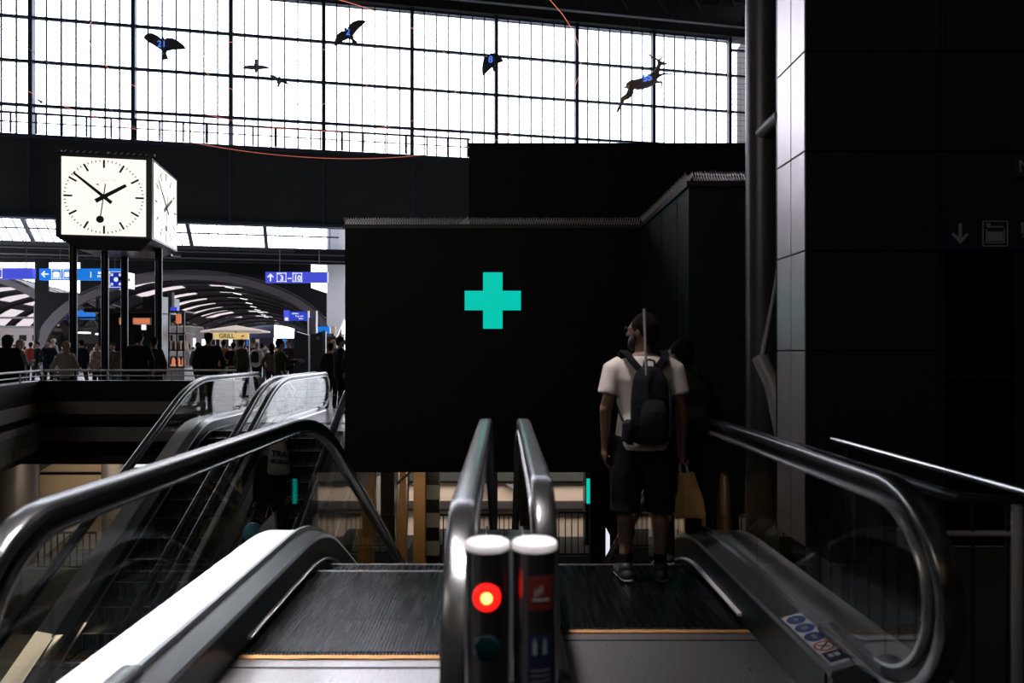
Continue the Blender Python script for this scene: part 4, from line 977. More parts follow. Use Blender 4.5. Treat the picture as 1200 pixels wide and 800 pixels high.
for x0, x1, lab in ((461.5, 468, 'thin grey steel prop leaning against the shaded pine post'), (476.5, 476.5, 'thin upright steel prop between the two pine posts')):
    tag(MB().cyl(Vector((P(x0, 0, 15.1).x, 15.1, -5.5)), Vector((P(x1, 0, 15.1).x, 15.1, -.9)), .02, n=8).build('steel_prop', M['spikes']), lab, 'prop')
tag(MB().cyl(P(465, 567, 14.9), P(484, 550, 14.9), .03, n=8).build('steel_prop', M['ink']), 'short black diagonal brace under the cabin beside the pine posts', 'prop')
for px0, px1, py0, py1, Yq, lab in ((687.5, 691.5, 561, 590, 15.0, 'narrow green sign edge left of the standing man'),):
    a = P(px0, py1, Yq); b = P(px1, py0, Yq); t = thing('green_sign', lab, 'sign', (a.x, Yq, a.z)); part('lit_face', MB().mm((a.x, Yq, a.z), (b.x, Yq + .04, b.z)), M['cross'], t)
    part('hanger', MB().mm(((a.x + b.x) / 2 - .02, Yq + .05, b.z - .05), ((a.x + b.x) / 2 + .02, Yq + .09, -.62)), M['ink'], t); part('back_box', MB().mm((a.x, Yq + .04, a.z), (b.x, Yq + .1, b.z)), M['ink'], t)
a = P(710, 656, 15); b = P(714.5, 618, 15)
t = thing('white_panel', 'narrow upright white panel seen beside the standing man', 'panel', (a.x, 15, -5.5)); part('face', MB().prism([(0, 0), (b.x - a.x, .06), (b.x - a.x, .55), (0, .72)], (a.x, 15, a.z), (1, 0, 0), (0, 0, 1), (0, .02, 0)), M['signwhite'], t)
part('stand', MB().mm((a.x, 15.02, -5.5), (b.x, 15.06, a.z + .2)), M['ink'], t)

# ------------------------------------------------------------------ hanging artwork: plain birds, deer, rings
def wire(p, parent): part('hanging_wire', MB().cyl(p, (p[0], p[1], 20.45), .004, n=4), M['iron'], parent)
RC = Vector((-8.0, 25.0, 11.65))
for r in (2.9, 6.3, 10.8):
    t = thing('neon_ring', {2.9: 'small thin red ring tube hanging before the window', 6.3: 'middle thin red ring tube hanging before the window', 10.8: 'widest thin red ring tube hanging before the window'}[r], 'neon ring', RC)
    part('tube', MB().tube([RC + Vector((r * math.cos(a * PI / 36), r * math.sin(a * PI / 36), 0)) for a in range(72)], .008, 6, closed=True), M['neon'], t)
    for a in (0, 120, 240): wire(RC + Vector((r * math.cos(math.radians(a)), r * math.sin(math.radians(a)), 0)), t)
def bird(label, px, py, Y, half_w, wl, wr, body_ang, m, num=None, chord=.16, tail=(0, -1), inst='hanging_bird'):
    """wl, wr: wing tip offsets in px; tail: tail direction in px"""
    k = Y / F; c = P(px, py, Y); t = thing(inst, label, 'bird figure', c)
    def V(dx, dy, d=0): return Vector((dx * k, d, -dy * k)) + c
    tx, ty = tail; L = half_w * .36
    body = MB(); body.tube([V(-tx * L * 1.25, -ty * L * 1.25), V(-tx * L * .95, -ty * L * .95), V(-tx * L * .6, -ty * L * .6), V(0, 0), V(tx * L * .6, ty * L * .6), V(tx * L * 1.0, ty * L)], [.015, .045, .06, .105, .08, .04], 12)
    part('body', body, m, t, smooth=True)
    tl = MB(); px_, py_ = -ty, tx
    q0 = V(tx * L * .6, ty * L * .6); f = MB()
    f.rings([[V(tx * L * .6 + px_ * 1.0, ty * L * .6 + py_ * 1.0, -.01), V(tx * L * .6 - px_ * 1.0, ty * L * .6 - py_ * 1.0, -.01), V(tx * L * .6 - px_ * 1.0, ty * L * .6 - py_ * 1.0, .012), V(tx * L * .6 + px_ * 1.0, ty * L * .6 + py_ * 1.0, .012)],
             [V(tx * L * 1.75 + px_ * half_w * .14, ty * L * 1.75 + py_ * half_w * .14, -.01), V(tx * L * 1.75 - px_ * half_w * .14, ty * L * 1.75 - py_ * half_w * .14, -.01), V(tx * L * 1.75 - px_ * half_w * .14, ty * L * 1.75 - py_ * half_w * .14, .008), V(tx * L * 1.75 + px_ * half_w * .14, ty * L * 1.75 + py_ * half_w * .14, .008)]])
    part('tail', f, m, t)
    for (dx, dy) in (wl, wr):
        rs = []
        ln = math.hypot(dx, dy); ux, uy = dx / ln, dy / ln; nx_, ny_ = tx, ty
        for s_, ch, fwd in ((0, 1.0, 0), (.25, 1.12, -.28), (.5, 1.0, -.30), (.75, .72, -.1), (.92, .4, .1), (1.0, .08, .3)):
            cx_, cy_ = ux * ln * s_ + nx_ * fwd * half_w * chord, uy * ln * s_ + ny_ * fwd * half_w * chord; h = half_w * chord * ch * 1.45
            dep = .10 * math.sin(s_ * PI) 
            rs.append([V(cx_ - nx_ * h, cy_ - ny_ * h, -dep), V(cx_, cy_, -dep - .02), V(cx_ + nx_ * h, cy_ + ny_ * h, -dep), V(cx_, cy_, -dep + .012)])
        part('wing', MB().rings(rs), m, t, smooth=True)
    wire(c, t)
    if num: lettering(num, .30, M['neonblue'], t, V(0, 0, -.14), (1, 0, 0), (0, 0, 1), name='blue_number')
bird('dark hanging bird with wide spread wings, numbered 21, upper left', 192, 54, 22, 25, (-23.5, -11), (25.5, 1), 0, M['feather'], '21', .19, (.12, 1))
bird('dark hanging bird gliding steeply, at the top between two window bays', 409, 40, 22, 22, (-17.5, 13), (19, -16), 0, M['feather'], '2', .17, (.55, .8))
bird('dark hanging bird with folded wing and blue number 8', 575, 72, 22, 20, (-10, 15), (14, -2.5), 0, M['feather'], '8', .24, (.45, .85))
bird('small slate hanging bird seen level, left of the pair', 300, 79, 27, 15, (-16, 1), (16, 1), 0, M['featherlight'], None, .11, (0, -1))
bird('small slate hanging bird tilting down, right of the pair', 327, 94.5, 27, 13, (-11, -6), (12, 4.5), 0, M['featherlight'], None, .12, (-.1, .9))
bird('tiny hanging bird far off above the gallery railing', 48, 119, 34, 4, (-4, -2), (3, 2), 0, M['featherlight'], None, .2, (0, 1))

def baked(mb, name, voxel, smooth=4, fac=.5, mode='VOXEL'):
    o = bpy.data.objects.new('bake', mb.mesh('bake')); C.objects.link(o)
    r = o.modifiers.new('r', 'REMESH'); r.mode = 'VOXEL'; r.voxel_size = voxel; r.use_smooth_shade = True
    if smooth: s_ = o.modifiers.new('s', 'SMOOTH'); s_.iterations = smooth; s_.factor = fac
    dg = bpy.context.evaluated_depsgraph_get(); dg.update()
    me = bpy.data.meshes.new_from_object(o.evaluated_get(dg)); me.name = name
    bpy.data.objects.remove(o)
    return me
def obj_mesh(name, me, m, parent, mtx=None):
    o = bpy.data.objects.new(name, me); C.objects.link(o)
    if len(me.materials) == 0: me.materials.append(m)
    o.material_slots[0].link = 'OBJECT'; o.material_slots[0].material = m
    if parent is not None: o.parent = parent
    if mtx is not None: o.matrix_local = mtx
    return o

# leaping deer, in crop units around (350, 380)
dk = 25.0 / F / 6.667; DC = P(752.5, 97, 25.0)
def D(x, y, d=0.0): return Vector(((x - 350) * dk, d, -(y - 380) * dk))
mb = MB()
mb.tube([D(222, 418), D(238, 408), D(265, 398), D(300, 390), D(345, 378), D(390, 362), D(430, 342), D(455, 322), D(468, 300)], [.03, .13, .175, .165, .16, .165, .175, .14, .1], 16, flat=(.62, 1.0) if False else None)
mb.tube([D(440, 335), D(462, 295), D(475, 262), D(486, 236)], [.16, .11, .085, .075], 12)
mb.tube([D(470, 226), D(485, 224), D(505, 228), D(530, 232), D(548, 224)], [.03, .075, .065, .042, .028], 12)
mb.cap(D(470, 216), D(462, 200), .022, .008)
mb.cap(D(488, 214), D(492, 200), .02, .008)
for dd in (-.09, .09):
    o_ = 0 if dd < 0 else 18
    mb.tube([D(262, 415, dd * .6), D(250 + o_, 455, dd), D(222 + o_, 490, dd), D(196 + o_, 500, dd)], [.12, .095, .065, .05], 10)
    mb.tube([D(198 + o_ * .9, 498, dd), D(182 + o_ * .6, 540, dd), D(165 + o_ * .4, 578, dd), D(152 + o_ * .4, 606, dd)], [.05, .040, .036, .042], 8)
mb.tube([D(455, 345, -.08), D(480, 332, -.09), D(510, 318, -.09)], [.08, .052, .04], 8); mb.tube([D(508, 318, -.09), D(560, 316, -.09), D(596, 323, -.09)], [.034, .028, .026], 8)
mb.tube([D(455, 362, .08), D(482, 368, .09), D(508, 364, .09)], [.07, .045, .036], 8); mb.tube([D(508, 364, .09), D(508, 395, .09), D(494, 430, .09)], [.034, .028, .028], 8)
deer = thing('hanging_deer', 'leaping brown deer figure with antlers and blue number, before the window', 'deer figure', DC)
obj_mesh('body', baked(mb, 'deer_body', .02, 3), M['fur'], deer)
mb = MB()
for sx in (-1, 1):
    if sx < 0: pts = [(478, 214), (458, 196), (432, 190), (412, 174), (400, 152)]; br = [((432, 190), (412, 192)), ((446, 193), (452, 172)), ((412, 174), (392, 168)), ((462, 200), (440, 205))]
    else: pts = [(482, 212), (490, 196), (502, 184), (512, 166)]; br = [((490, 196), (505, 196)), ((488, 198), (478, 178))]
    mb.tube([D(x, y, sx * .05) for x, y in pts], [.034, .03, .026, .022, .012][:len(pts)], 8)
    for a, b in br: mb.tube([D(*a, sx * .05), D(*b, sx * .07)], [.022, .012], 6)
part('antlers', mb, M['fur'], deer, local=True)
part('tail', MB().cap(D(222, 412), D(204, 424), .035, .02), M['furpale'], deer, local=True)
mb = MB(); mb.tube([D(478, 372, -.05), D(440, 386, -.03), D(395, 408, -.0), D(345, 422, 0), D(300, 432, 0)], [.02, .05, .055, .05, .02], 10); part('belly', mb, M['furpale'], deer, local=True)
o = lettering('55', .34, M['neonblue'], deer, DC + D(380, 362, -.24), (1, 0, .22), (-.22, 0, 1), name='blue_number', bold=.01)
part('hanging_wire', MB().cyl(D(330, 370), D(330, 370) + UP * (20.45 - DC.z - .05), .004, n=4), M['iron'], deer, local=True)

# ------------------------------------------------------------------ people
def hand_parts(wr, dirv, side, k, curl=.6, grip=False):
    """palm capsule for the remeshed body and separate finger tubes; dirv points along the fingers, side to the thumb"""
    wr = Vector(wr); d = Vector(dirv).normalized(); th = Vector(side); th = (th - d * th.dot(d)).normalized(); nn = d.cross(th)
    palm = [(wr, wr + d * .045 * k, .024 * k, .030 * k)]
    palm.append((wr + d * .045 * k + th * .022 * k, wr + d * .085 * k + th * .026 * k, .016 * k, .013 * k)); palm.append((wr + d * .045 * k - th * .02 * k, wr + d * .082 * k - th * .024 * k, .015 * k, .012 * k)); palm.append((wr + d * .045 * k, wr + d * .088 * k, .017 * k, .014 * k))
    fingers = []
    for i, (o, L) in enumerate(((.029, .072), (.010, .080), (-.009, .074), (-.027, .058))):
        b = wr + d * .084 * k + th * o * k; a = 0; pts = [b - d * .02 * k]; p = b; pts.append(p)
        for j, f in enumerate((.45, .30, .25)):
            a += (curl * (.7 if j == 0 else 1.0)) * (1.6 if grip else 1)
            p = p + (d * math.cos(a) + nn * math.sin(a)) * L * f * k; pts.append(p)
        fingers.append((pts, [.0095 * k, .0095 * k, .0088 * k, .008 * k, .0058 * k]))
    b = wr + d * .028 * k + th * .026 * k; dd = (d * .75 + th * .65 + nn * .25).normalized()
    fingers.append(([b, b + dd * .034 * k, b + dd * .034 * k + (d * .9 + nn * .5).normalized() * .028 * k, b + dd * .034 * k + (d * .8 + nn * .8).normalized() * .05 * k], [.013 * k, .011 * k, .0095 * k, .007 * k]))
    return palm, fingers

def figure_meshes(key, h=1.75, stance=.0, legs=((.0, .0), (.0, .0)), arms=('hang', 'hang'), head_turn=0., head_tilt=0., girth=1.0, sleeve='long', shorts=False, hair='short', voxel=.022, feet_w=.10, skirt=False, crouch=0):
    """facing +Y; returns dict of meshes"""
    k = h / 1.75; g = girth
    hip = .895 * k; sh = 1.43 * k
    B = MB(); 
    def leg(sx, fwd, lift):
        hp = Vector((sx * .095 * k, 0, hip)); kn = Vector((sx * (.098 + feet_w * .15) * k, fwd * .55 + .03 * k, (.49 + .0) * k)); an = Vector((sx * feet_w * k, fwd, (.085 + lift) * k))
        return hp, kn, an
    L = [leg(-1, *legs[0]), leg(1, *legs[1])]
    T = MB(); SS = {-1: MB(), 1: MB()}; J = MB()
    for (hp, kn, an), sx in zip(L, (-1, 1)):
        B.cap(hp, kn, .078 * k * g, .054 * k, 14); B.cap(kn, kn.lerp(an, .35), .052 * k, .056 * k, 12); B.cap(kn.lerp(an, .3) + Vector((0, -.012 * k, 0)), an, .056 * k, .034 * k, 12)
        B.cap(an, an + Vector((sx * .015, .11, -.045)) * k, .034 * k, .028 * k, 10)
        if shorts:
            T.tube([hp + Vector((0, 0, .05 * k)), hp.lerp(kn, .45), hp.lerp(kn, .95), kn + Vector((0, -.01, -.05 * k))], [.095 * k * g, .100 * k * g, .096 * k * g, .094 * k * g], 16)
            T.box(hp.lerp(kn, .60) + Vector((sx * .085 * k, 0, 0)), (.045 * k, .12 * k, .16 * k))
        else:
            T.cap(hp, kn, .098 * k * g, .070 * k, 14); T.cap(kn, an + Vector((0, 0, .0)), .068 * k, .058 * k, 14)
        S_ = SS[sx]; S_.cap(an + Vector((0, -.03, -.045)) * k, an + Vector((sx * .03, .12, -.052)) * k, .044 * k, .038 * k, 14, flat=None); S_.cap(an + Vector((0, -.01, .0)) * k, an + Vector((0, .02, -.04)) * k, .048 * k, .05 * k, 12)
    tor = [(0, 0, .84, .10, .08), (0, 0, .90, .155, .105), (0, 0, .98, .150, .105), (0, 0, 1.08, .132, .095), (0, 0, 1.20, .150, .105), (0, -.005, 1.32, .172, .110), (0, -.005, 1.40, .178, .092), (0, -.01, 1.455, .12, .07), (0, -.01, 1.49, .062, .058)]
    B.ell([(x * k, y * k, z * k, rx * k * g, ry * k * g) for x, y, z, rx, ry in tor], 24)
    T.ell([(0, 0, z * k, rx * k * g, ry * k * g) for z, rx, ry in ((.80, .13, .11), (.86, .168, .122), (.93, .172, .125), (1.02, .158, .118))], 24)
    hem = .86 if not skirt else .62
    jt = [(0, 0, hem, .172, .125), (0, 0, hem + .05, .178, .130), (0, 0, 1.0, .168, .122), (0, 0, 1.10, .155, .115), (0, 0, 1.22, .172, .124), (0, -.005, 1.33, .192, .128), (0, -.005, 1.40, .196, .112), (0, -.01, 1.445, .150, .088), (0, -.01, 1.475, .085, .072)]
    J.ell([(x * k, y * k, z * k, rx * k * g, ry * k * g) for x, y, z, rx, ry in jt], 28)
    B.cap(Vector((0, -.01, 1.44)) * k, Vector((0, .005, 1.54)) * k, .056 * k, .052 * k, 14)
    # head
    Rh = Matrix.Rotation(head_turn, 3, 'Z') @ Matrix.Rotation(-head_tilt, 3, 'X'); hc = Vector((0, .015, 1.635)) * k
    def hd(x, y, z): return hc + Rh @ (Vector((x, y, z)) * k)
    B.ball(hc, (.076 * k, .096 * k, .108 * k), 18, 12, mtx=Rh); B.cap(hd(0, .035, -.05), hd(0, .058, -.085), .05 * k, .032 * k, 12)
    B.cap(hd(0, .088, .015), hd(0, .112, -.022), .010 * k, .014 * k, 8)
    for sx in (-1, 1):
        B.ball(hd(sx * .078, -.005, -.01), (.010 * k, .020 * k, .032 * k), 8, 6, mtx=Rh); B.cap(hd(sx * .03, .082, .022), hd(sx * .036, .08, .02), .014 * k, .012 * k, 8)
    B.cap(hd(-.02, .092, -.055), hd(.02, .092, -.055), .008 * k, .008 * k, 8)
    fing = []
    wrists = []
    for sx, arm in zip((-1, 1), arms):
        s0 = Vector((sx * .185 * k * g, -.005, sh - .02 * k))
        if arm == 'hang': el = s0 + Vector((sx * .055, -.015, -.285)) * k; wr = el + Vector((sx * -.005, .055, -.255)) * k; fd = Vector((0, .12, -1)); sd = Vector((0, 1, 0))
        elif arm == 'carry': el = s0 + Vector((sx * .05, -.02, -.29)) * k; wr = el + Vector((sx * .01, .03, -.26)) * k; fd = Vector((0, 0, -1)); sd = Vector((0, 1, 0))
        elif arm == 'phone': el = s0 + Vector((sx * .05, .02, -.27)) * k; wr = el + Vector((sx * -.12, .20, .05)) * k; fd = Vector((-sx * .7, .6, .2)); sd = Vector((0, 0, 1))
        elif arm == 'pocket': el = s0 + Vector((sx * .10, -.05, -.27)) * k; wr = el + Vector((sx * -.06, .10, -.20)) * k; fd = Vector((-sx * .2, .3, -1)); sd = Vector((0, 1, 0))
        elif arm == 'swing': el = s0 + Vector((sx * .05, -.07, -.27)) * k; wr = el + Vector((0, .06, -.25)) * k; fd = Vector((0, .3, -1)); sd = Vector((0, 1, 0))
        elif arm == 'reach': el = s0 + Vector((sx * .08, .12, -.20)) * k; wr = el + Vector((sx * -.02, .24, .02)) * k; fd = Vector((0, 1, 0)); sd = Vector((0, 0, 1))
        elif arm == 'raise': el = s0 + Vector((sx * .10, .10, -.20)) * k; wr = el + Vector((sx * -.08, .06, .25)) * k; fd = Vector((-sx * .3, 0, 1)); sd = Vector((0, 1, 0))
        wrists.append(wr)
        B.cap(s0 - Vector((sx * .03, 0, 0)) * k, el, .048 * k, .040 * k, 12); B.cap(el, wr, .040 * k, .026 * k, 12)
        pl, fg = hand_parts(wr, fd, sd, k, .35 if arm != 'carry' else .9, arm == 'carry')
        for a, b, ra, rb in pl: B.cap(a, b, ra, rb, 10)
        fing += fg
        if sleeve == 'long': J.cap(s0 - Vector((sx * .05, 0, -.0)) * k, el, .070 * k * g, .058 * k, 14); J.cap(el, el.lerp(wr, .94), .057 * k, .042 * k, 14)
        else: J.tube([s0 - Vector((sx * .06, 0, -.005)) * k, s0.lerp(el, .1), s0.lerp(el, .45), s0.lerp(el, .66)], [.070 * k, .073 * k, .072 * k, .074 * k], 16)
    H = MB()
    if hair == 'short':
        H.ball(hd(0, -.018, .024), (.086 * k, .098 * k, .101 * k), 18, 12, mtx=Rh); H.cap(hd(0, -.052, -.055), hd(0, -.058, .0), .052 * k, .060 * k, 14)
    elif hair in ('long', 'pony'):
        H.ball(hd(0, -.016, .018), (.087 * k, .103 * k, .103 * k), 18, 12, mtx=Rh); H.tube([hd(0, -.06, .04), hd(0, -.085, -.06), hd(0, -.10, -.16), hd(.0, -.11, -.26 if hair == 'long' else -.16)], [.08 * k, .082 * k, .07 * k, .03 * k], 14, flat=(1.0, .6) if hair == 'long' else (.5, .5))
    elif hair == 'hood':
        H.ball(hd(0, -.02, .005), (.112 * k, .122 * k, .125 * k), 18, 12, mtx=Rh); H.cap(hd(0, -.06, -.09), hd(0, -.05, -.05), .10 * k, .10 * k, 14)
    elif hair == 'cap':
        H.ball(hd(0, -.008, .04), (.084 * k, .100 * k, .082 * k), 18, 12, mtx=Rh); H.cap(hd(0, .08, .045), hd(0, .14, .035), .03 * k, .03 * k, 12)
    body = baked(B, key + '_body', voxel * .75, 2)
    bm = bmesh.new(); bm.from_mesh(body); fm = MB()
    for pts, rr in fing: fm.tube(pts, rr, 8)
    me2 = fm.mesh('f', True); bm.from_mesh(me2); bm.to_mesh(body); bm.free()
    for p in body.polygons: p.use_smooth = True
    res = dict(body=body, top=baked(J, key + '_top', voxel, 4), trousers=baked(T, key + '_trousers', voxel * .9, 3 if not shorts else 2), shoes=[baked(SS[q], key + '_shoe', voxel * .6, 2) for q in (-1, 1)], hair=baked(H, key + '_hair', voxel * .6, 2))
    return res, dict(k=k, hd=hd, wrists=wrists, hc=hc, Rh=Rh)

VAR = {}
def variant(key, **kw):
    VAR[key] = figure_meshes(key, **kw); return VAR[key]
variant('stand', arms=('hang', 'hang'), voxel=.024)
variant('coat', arms=('pocket', 'pocket'), girth=1.12, skirt=True, voxel=.024)
variant('walk', arms=('swing', 'hang'), legs=((.22, .02), (-.24, .06)), voxel=.024)
variant('phone', arms=('phone', 'hang'), head_tilt=-.3, voxel=.024)
variant('woman', arms=('pocket', 'phone'), hair='long', girth=.95, h=1.68, voxel=.024, head_turn=.3)
variant('reach', arms=('reach', 'reach'), girth=1.05, voxel=.024, head_tilt=-.2)
variant('hooded', arms=('pocket', 'hang'), hair='hood', girth=1.15, voxel=.024)
variant('big', arms=('hang', 'pocket'), girth=1.22, h=1.8, voxel=.024)
TOP_NAME = {}
def person(var, label, x, y, z, rz, h, top, leg, hair='hairdark', skin='skin', topname='jacket', group=None, bag=None, hairname=None):
    ms, info = VAR[var]; k0 = info['k'] * 1.75
    t = thing('person', label, 'person', (x, y, z), group, rz)
    sc_ = h / k0; t.scale = (sc_, sc_, sc_)
    obj_mesh('body', ms['body'], M[skin], t); obj_mesh(topname, ms['top'], top, t); obj_mesh('trousers', ms['trousers'], leg, t); [obj_mesh('shoe', q, M['shoe'], t) for q in ms['shoes']]
    obj_mesh(hairname or ('hood' if var == 'hooded' else 'hair'), ms['hair'], top if var == 'hooded' else M[hair], t)
    if bag:
        m_ = bag; MB().ell([(0, -.19, 1.02, .11, .04), (0, -.20, 1.05, .14, .07), (0, -.20, 1.25, .14, .08), (0, -.18, 1.40, .11, .05), (0, -.17, 1.43, .05, .02)], 16).build('backpack', m_, t, smooth=True, local=True)
    return t
black = cloth('black_cloth', (.008, .008, .009)); navy = cloth('navy_cloth', (.010, .014, .026)); grey = cloth('grey_cloth', (.07, .07, .075)); cream = cloth('cream_knit', (.30, .26, .21))
olive = cloth('olive_cloth', (.045, .043, .026)); orange_ = cloth('rust_orange_cloth', (.36, .09, .035)); denim = cloth('blue_denim', (.04, .07, .12)); lightblue = cloth('pale_blue_cloth', (.20, .30, .42)); tan = cloth('tan_cloth', (.26, .21, .165))
white_ = cloth('white_cloth', (.55, .53, .52)); plum = cloth('plum_cloth', (.045, .03, .045)); red_ = cloth('red_cloth', (.32, .04, .02)); slate = cloth('slate_blue_cloth', (.09, .11, .135)); brown_ = cloth('brown_cloth', (.10, .07, .045))
def crowd(var, label, px, head_py, Y, rz, top, leg, **kw):
    h = 1.45 + (411 - head_py) * Y / F
    return person(var, label, (px - VX) * Y / F, Y, 0, rz, h, top, leg, group='people on the station concourse', **kw)
R = math.radians
crowd('hooded', 'person in bulky black hooded jacket at the left frame edge', 9, 392.5, 15.2, R(20), black, black)
crowd('woman', 'person with long blond hair in slate blue jacket, beside the hooded one', 23.5, 397.5, 16.6, R(-30), slate, denim, hair='hairblond')
crowd('stand', 'person in red top half hidden behind a dark figure at left', 36, 401, 32, R(10), red_, black)
crowd('walk', 'person in dark clothes walking, feet apart, right of the red top', 43.5, 400, 30, R(150), black, navy)
crowd('coat', 'person in long dark coat standing between walking figure and cream sweater', 57, 398.5, 27, R(190), navy, black)
crowd('phone', 'person with grey hair and tan jacket behind the dark coat', 62.5, 396.5, 33, R(160), tan, grey, hair='hairgrey')
crowd('woman', 'person in cream sweater with crossbody strap leaning at the railing', 77.5, 399.5, 14.9, R(12), cream, black, hair='hairblond')
a = VAR['woman']
crowd('walk', 'person in navy shirt walking past the left clock post, light blue bag behind', 95, 398, 26, R(60), navy, black)
crowd('phone', 'person in grey brown top with arms folded between two clock posts', 115, 402, 22, R(170), tan, navy)
crowd('stand', 'person in pale shirt just right of the second clock post', 132, 402, 22, R(180), grey, denim)
crowd('coat', 'person in olive brown coat in front of the snack kiosk', 147, 399.5, 19, R(5), brown_, black)
crowd('big', 'tall person in black jumper standing with back turned at the railing', 163, 389.5, 15.4, R(-4), black, black)
crowd('stand', 'person in dark plum jacket, right of the tall black jumper', 180.5, 395, 16.5, R(15), plum, black)
crowd('stand', 'person in white top at the food display stand', 219, 401, 24, R(90), white_, denim)
crowd('coat', 'person in brown coat left of the big black jacket', 232, 401, 22.6, R(60), brown_, black)
crowd('big', 'broad person in black jacket with back turned, before the grill fascia', 244.5, 389.5, 14.9, R(3), black, black)
crowd('stand', 'person in rust orange jacket queueing at the grill stall', 262, 398.5, 24, R(0), orange_, tan)
crowd('coat', 'person in black coat with pale trousers at the grill stall', 273.5, 401, 22.5, R(8), black, tan)
crowd('stand', 'person in grey green jacket at the right end of the grill stall', 283, 397.5, 21, R(-20), olive, navy)
crowd('stand', 'person in dark jacket just right of the grill queue', 296.5, 400, 33, R(160), black, black)
crowd('walk', 'person with white top and small backpack walking away in the aisle', 301, 400.5, 24, R(0), white_, black, hair='hairgrey', bag=M['packgrey'])
crowd('walk', 'person in light blue jacket walking ahead of the white backpack one', 307.5, 402, 30, R(10), lightblue, denim)
crowd('reach', 'person in olive jacket bending over a stroller left of the navy totems', 328, 397, 15.6, R(-60), olive, brown_)
crowd('woman', 'person in tan top behind the olive jacket', 318.5, 402, 20, R(0), brown_, black)
crowd('phone', 'person facing camera in dark top left of the first totem', 338, 397, 22, R(170), plum, black)
crowd('stand', 'person in navy jacket with back turned right of the totems', 387.5, 401.5, 17, R(0), navy, black)
crowd('woman', 'person with blond hair farther off beside the yellow shop', 390.5, 398, 24, R(170), red_, black, hair='hairblond')
crowd('big', 'person in black at the cabin corner, edge lit from behind', 398.5, 394, 15.7, R(-70), black, black)
rnd = random.Random(11)
FAR = ['under the left end of the grill umbrella', 'left of the broad black jacket', 'just left of the grill fascia', 'behind the broad black jacket', 'below the letter G', 'just right of the broad black jacket', 'below the letters R and I', 'behind the rust orange jacket', 'below the letters LL', 'right of the rust jacket', 'behind the black coat', 'below the red emblem', 'behind the grey green jacket', 'right of the grill fascia', 'left of the small white backpack', 'behind the dark jacket', 'behind the white backpack', 'right of the light blue jacket', 'in the open aisle under the lamp row', 'below the right tip of the umbrella', 'left of the olive jacket', 'left of the bright end arch', 'above the olive jacket', 'under the bright end arch', 'left of the dark top by the totem', 'beside the first navy totem']
FARL = ['at the left frame edge', 'right of the black hood', 'left of the red top', 'behind the red top', 'behind the walking figure', 'left of the dark coat', 'above the cream sweater', 'left of the first clock post', 'right of the first clock post', 'left of the second clock post']
tops = [black, navy, grey, tan, olive, plum, white_, slate, denim, brown_]; tn = ['black', 'navy', 'grey', 'tan', 'olive', 'plum', 'white', 'slate blue', 'denim', 'brown']
for i in range(26):
    px = 222 + i * 4.6 + rnd.uniform(-1, 1); Y = 36 + (i * 9.3) % 22; c = rnd.randrange(10)
    crowd(['stand', 'coat', 'walk', 'phone', 'woman'][i % 5], 'distant person in %s, %s' % (tn[c], FAR[i]), px, 411 - F * (.25 + rnd.random() * .08) / Y, Y, rnd.uniform(0, 6.28), tops[c], [black, navy, grey][i % 3])
for i in range(10):
    px = 4 + i * 12 + rnd.uniform(-2, 2); Y = 34 + i * 1.15; c = rnd.randrange(10)
    crowd(['stand', 'coat', 'walk'][i % 3], 'distant person in %s before the white train, %s' % (tn[c], FARL[i]), px, 411 - F * (.25 + rnd.random() * .08) / Y, Y, rnd.uniform(0, 6.28), tops[c], [black, navy, grey][i % 3])
# crossbody strap bag and stroller
t = thing('stroller', 'dark folding stroller in front of the olive jacket', 'stroller', (P(342, 0, 15.4).x, 15.4, 0))
sx0 = P(341, 0, 15.4).x
for q in ((-.15, 0), (.2, 0), (-.15, .3), (.2, .3)): part('wheel', MB().tube([Vector((sx0 + q[0] + .09 * math.cos(a * PI / 8), 15.4 + q[1], .1 + .09 * math.sin(a * PI / 8))) for a in range(16)], .016, 8, closed=True), M['skirt'], t)
part('frame', MB().tube([(sx0 - .15, 15.4, .1), (sx0 + .1, 15.4, .55), (sx0 - .22, 15.4, .98), (sx0 - .22, 15.7, .98), (sx0 + .1, 15.7, .55), (sx0 - .15, 15.7, .1)], .014, 8), M['satin'], t)
part('frame', MB().tube([(sx0 + .2, 15.4, .1), (sx0 - .05, 15.4, .6), (sx0 - .05, 15.7, .6), (sx0 + .2, 15.7, .1)], .014, 8), M['satin'], t)
part('seat', MB().ell([(sx0 + .05, 15.55, .35, .12, .12), (sx0 + .05, 15.55, .4, .18, .15), (sx0 - .02, 15.55, .75, .12, .14), (sx0 - .02, 15.55, .8, .05, .08)], 14), M['packgrey'], t, smooth=True)

# riders on the far escalator
variant('rider', arms=('pocket', 'hang'), voxel=.02)
zz = -(12.3 - 9.4 - .75) * math.tan(ANG) - .2 - .05
r1 = person('rider', 'person in black riding the far escalator with a cream tote bag', -3.18, 9.35, zz - .02, R(180), 1.80, black, navy)
t = thing('tote_bag', 'cream cotton tote bag with dark lettering on the far escalator rider', 'bag', (P(326, 0, 9.1).x, 9.05, 0))
k9 = 9.05 / F
def pz(py, Y): return EYE - (py - VY) * Y / F
tb = MB(); rs = []
for py, hw_, dy in ((512, 4, .02), (516, 7, .05), (528, 11.5, .07), (545, 13, .075), (553, 13.5, .06), (556, 11, .03)):
    z = pz(py, 9.05); cx_ = P(326.5, 0, 9.05).x; rs.append([Vector((cx_ + hw_ * k9 * math.cos(a), 9.05 + dy * math.sin(a), z)) for a in [j * PI / 8 for j in range(16)]])
part('bag', tb.rings(rs), M['canvasbag'], t, smooth=True)
lettering('TRA', .11, M['ink'], t, P(327, 532, 8.965), (1, 0, -.1), (.1, 0, 1), bold=.003); lettering('GORGE', .075, M['ink'], t, P(328, 541, 8.965), (1, 0, -.1), (.1, 0, 1), bold=.003)
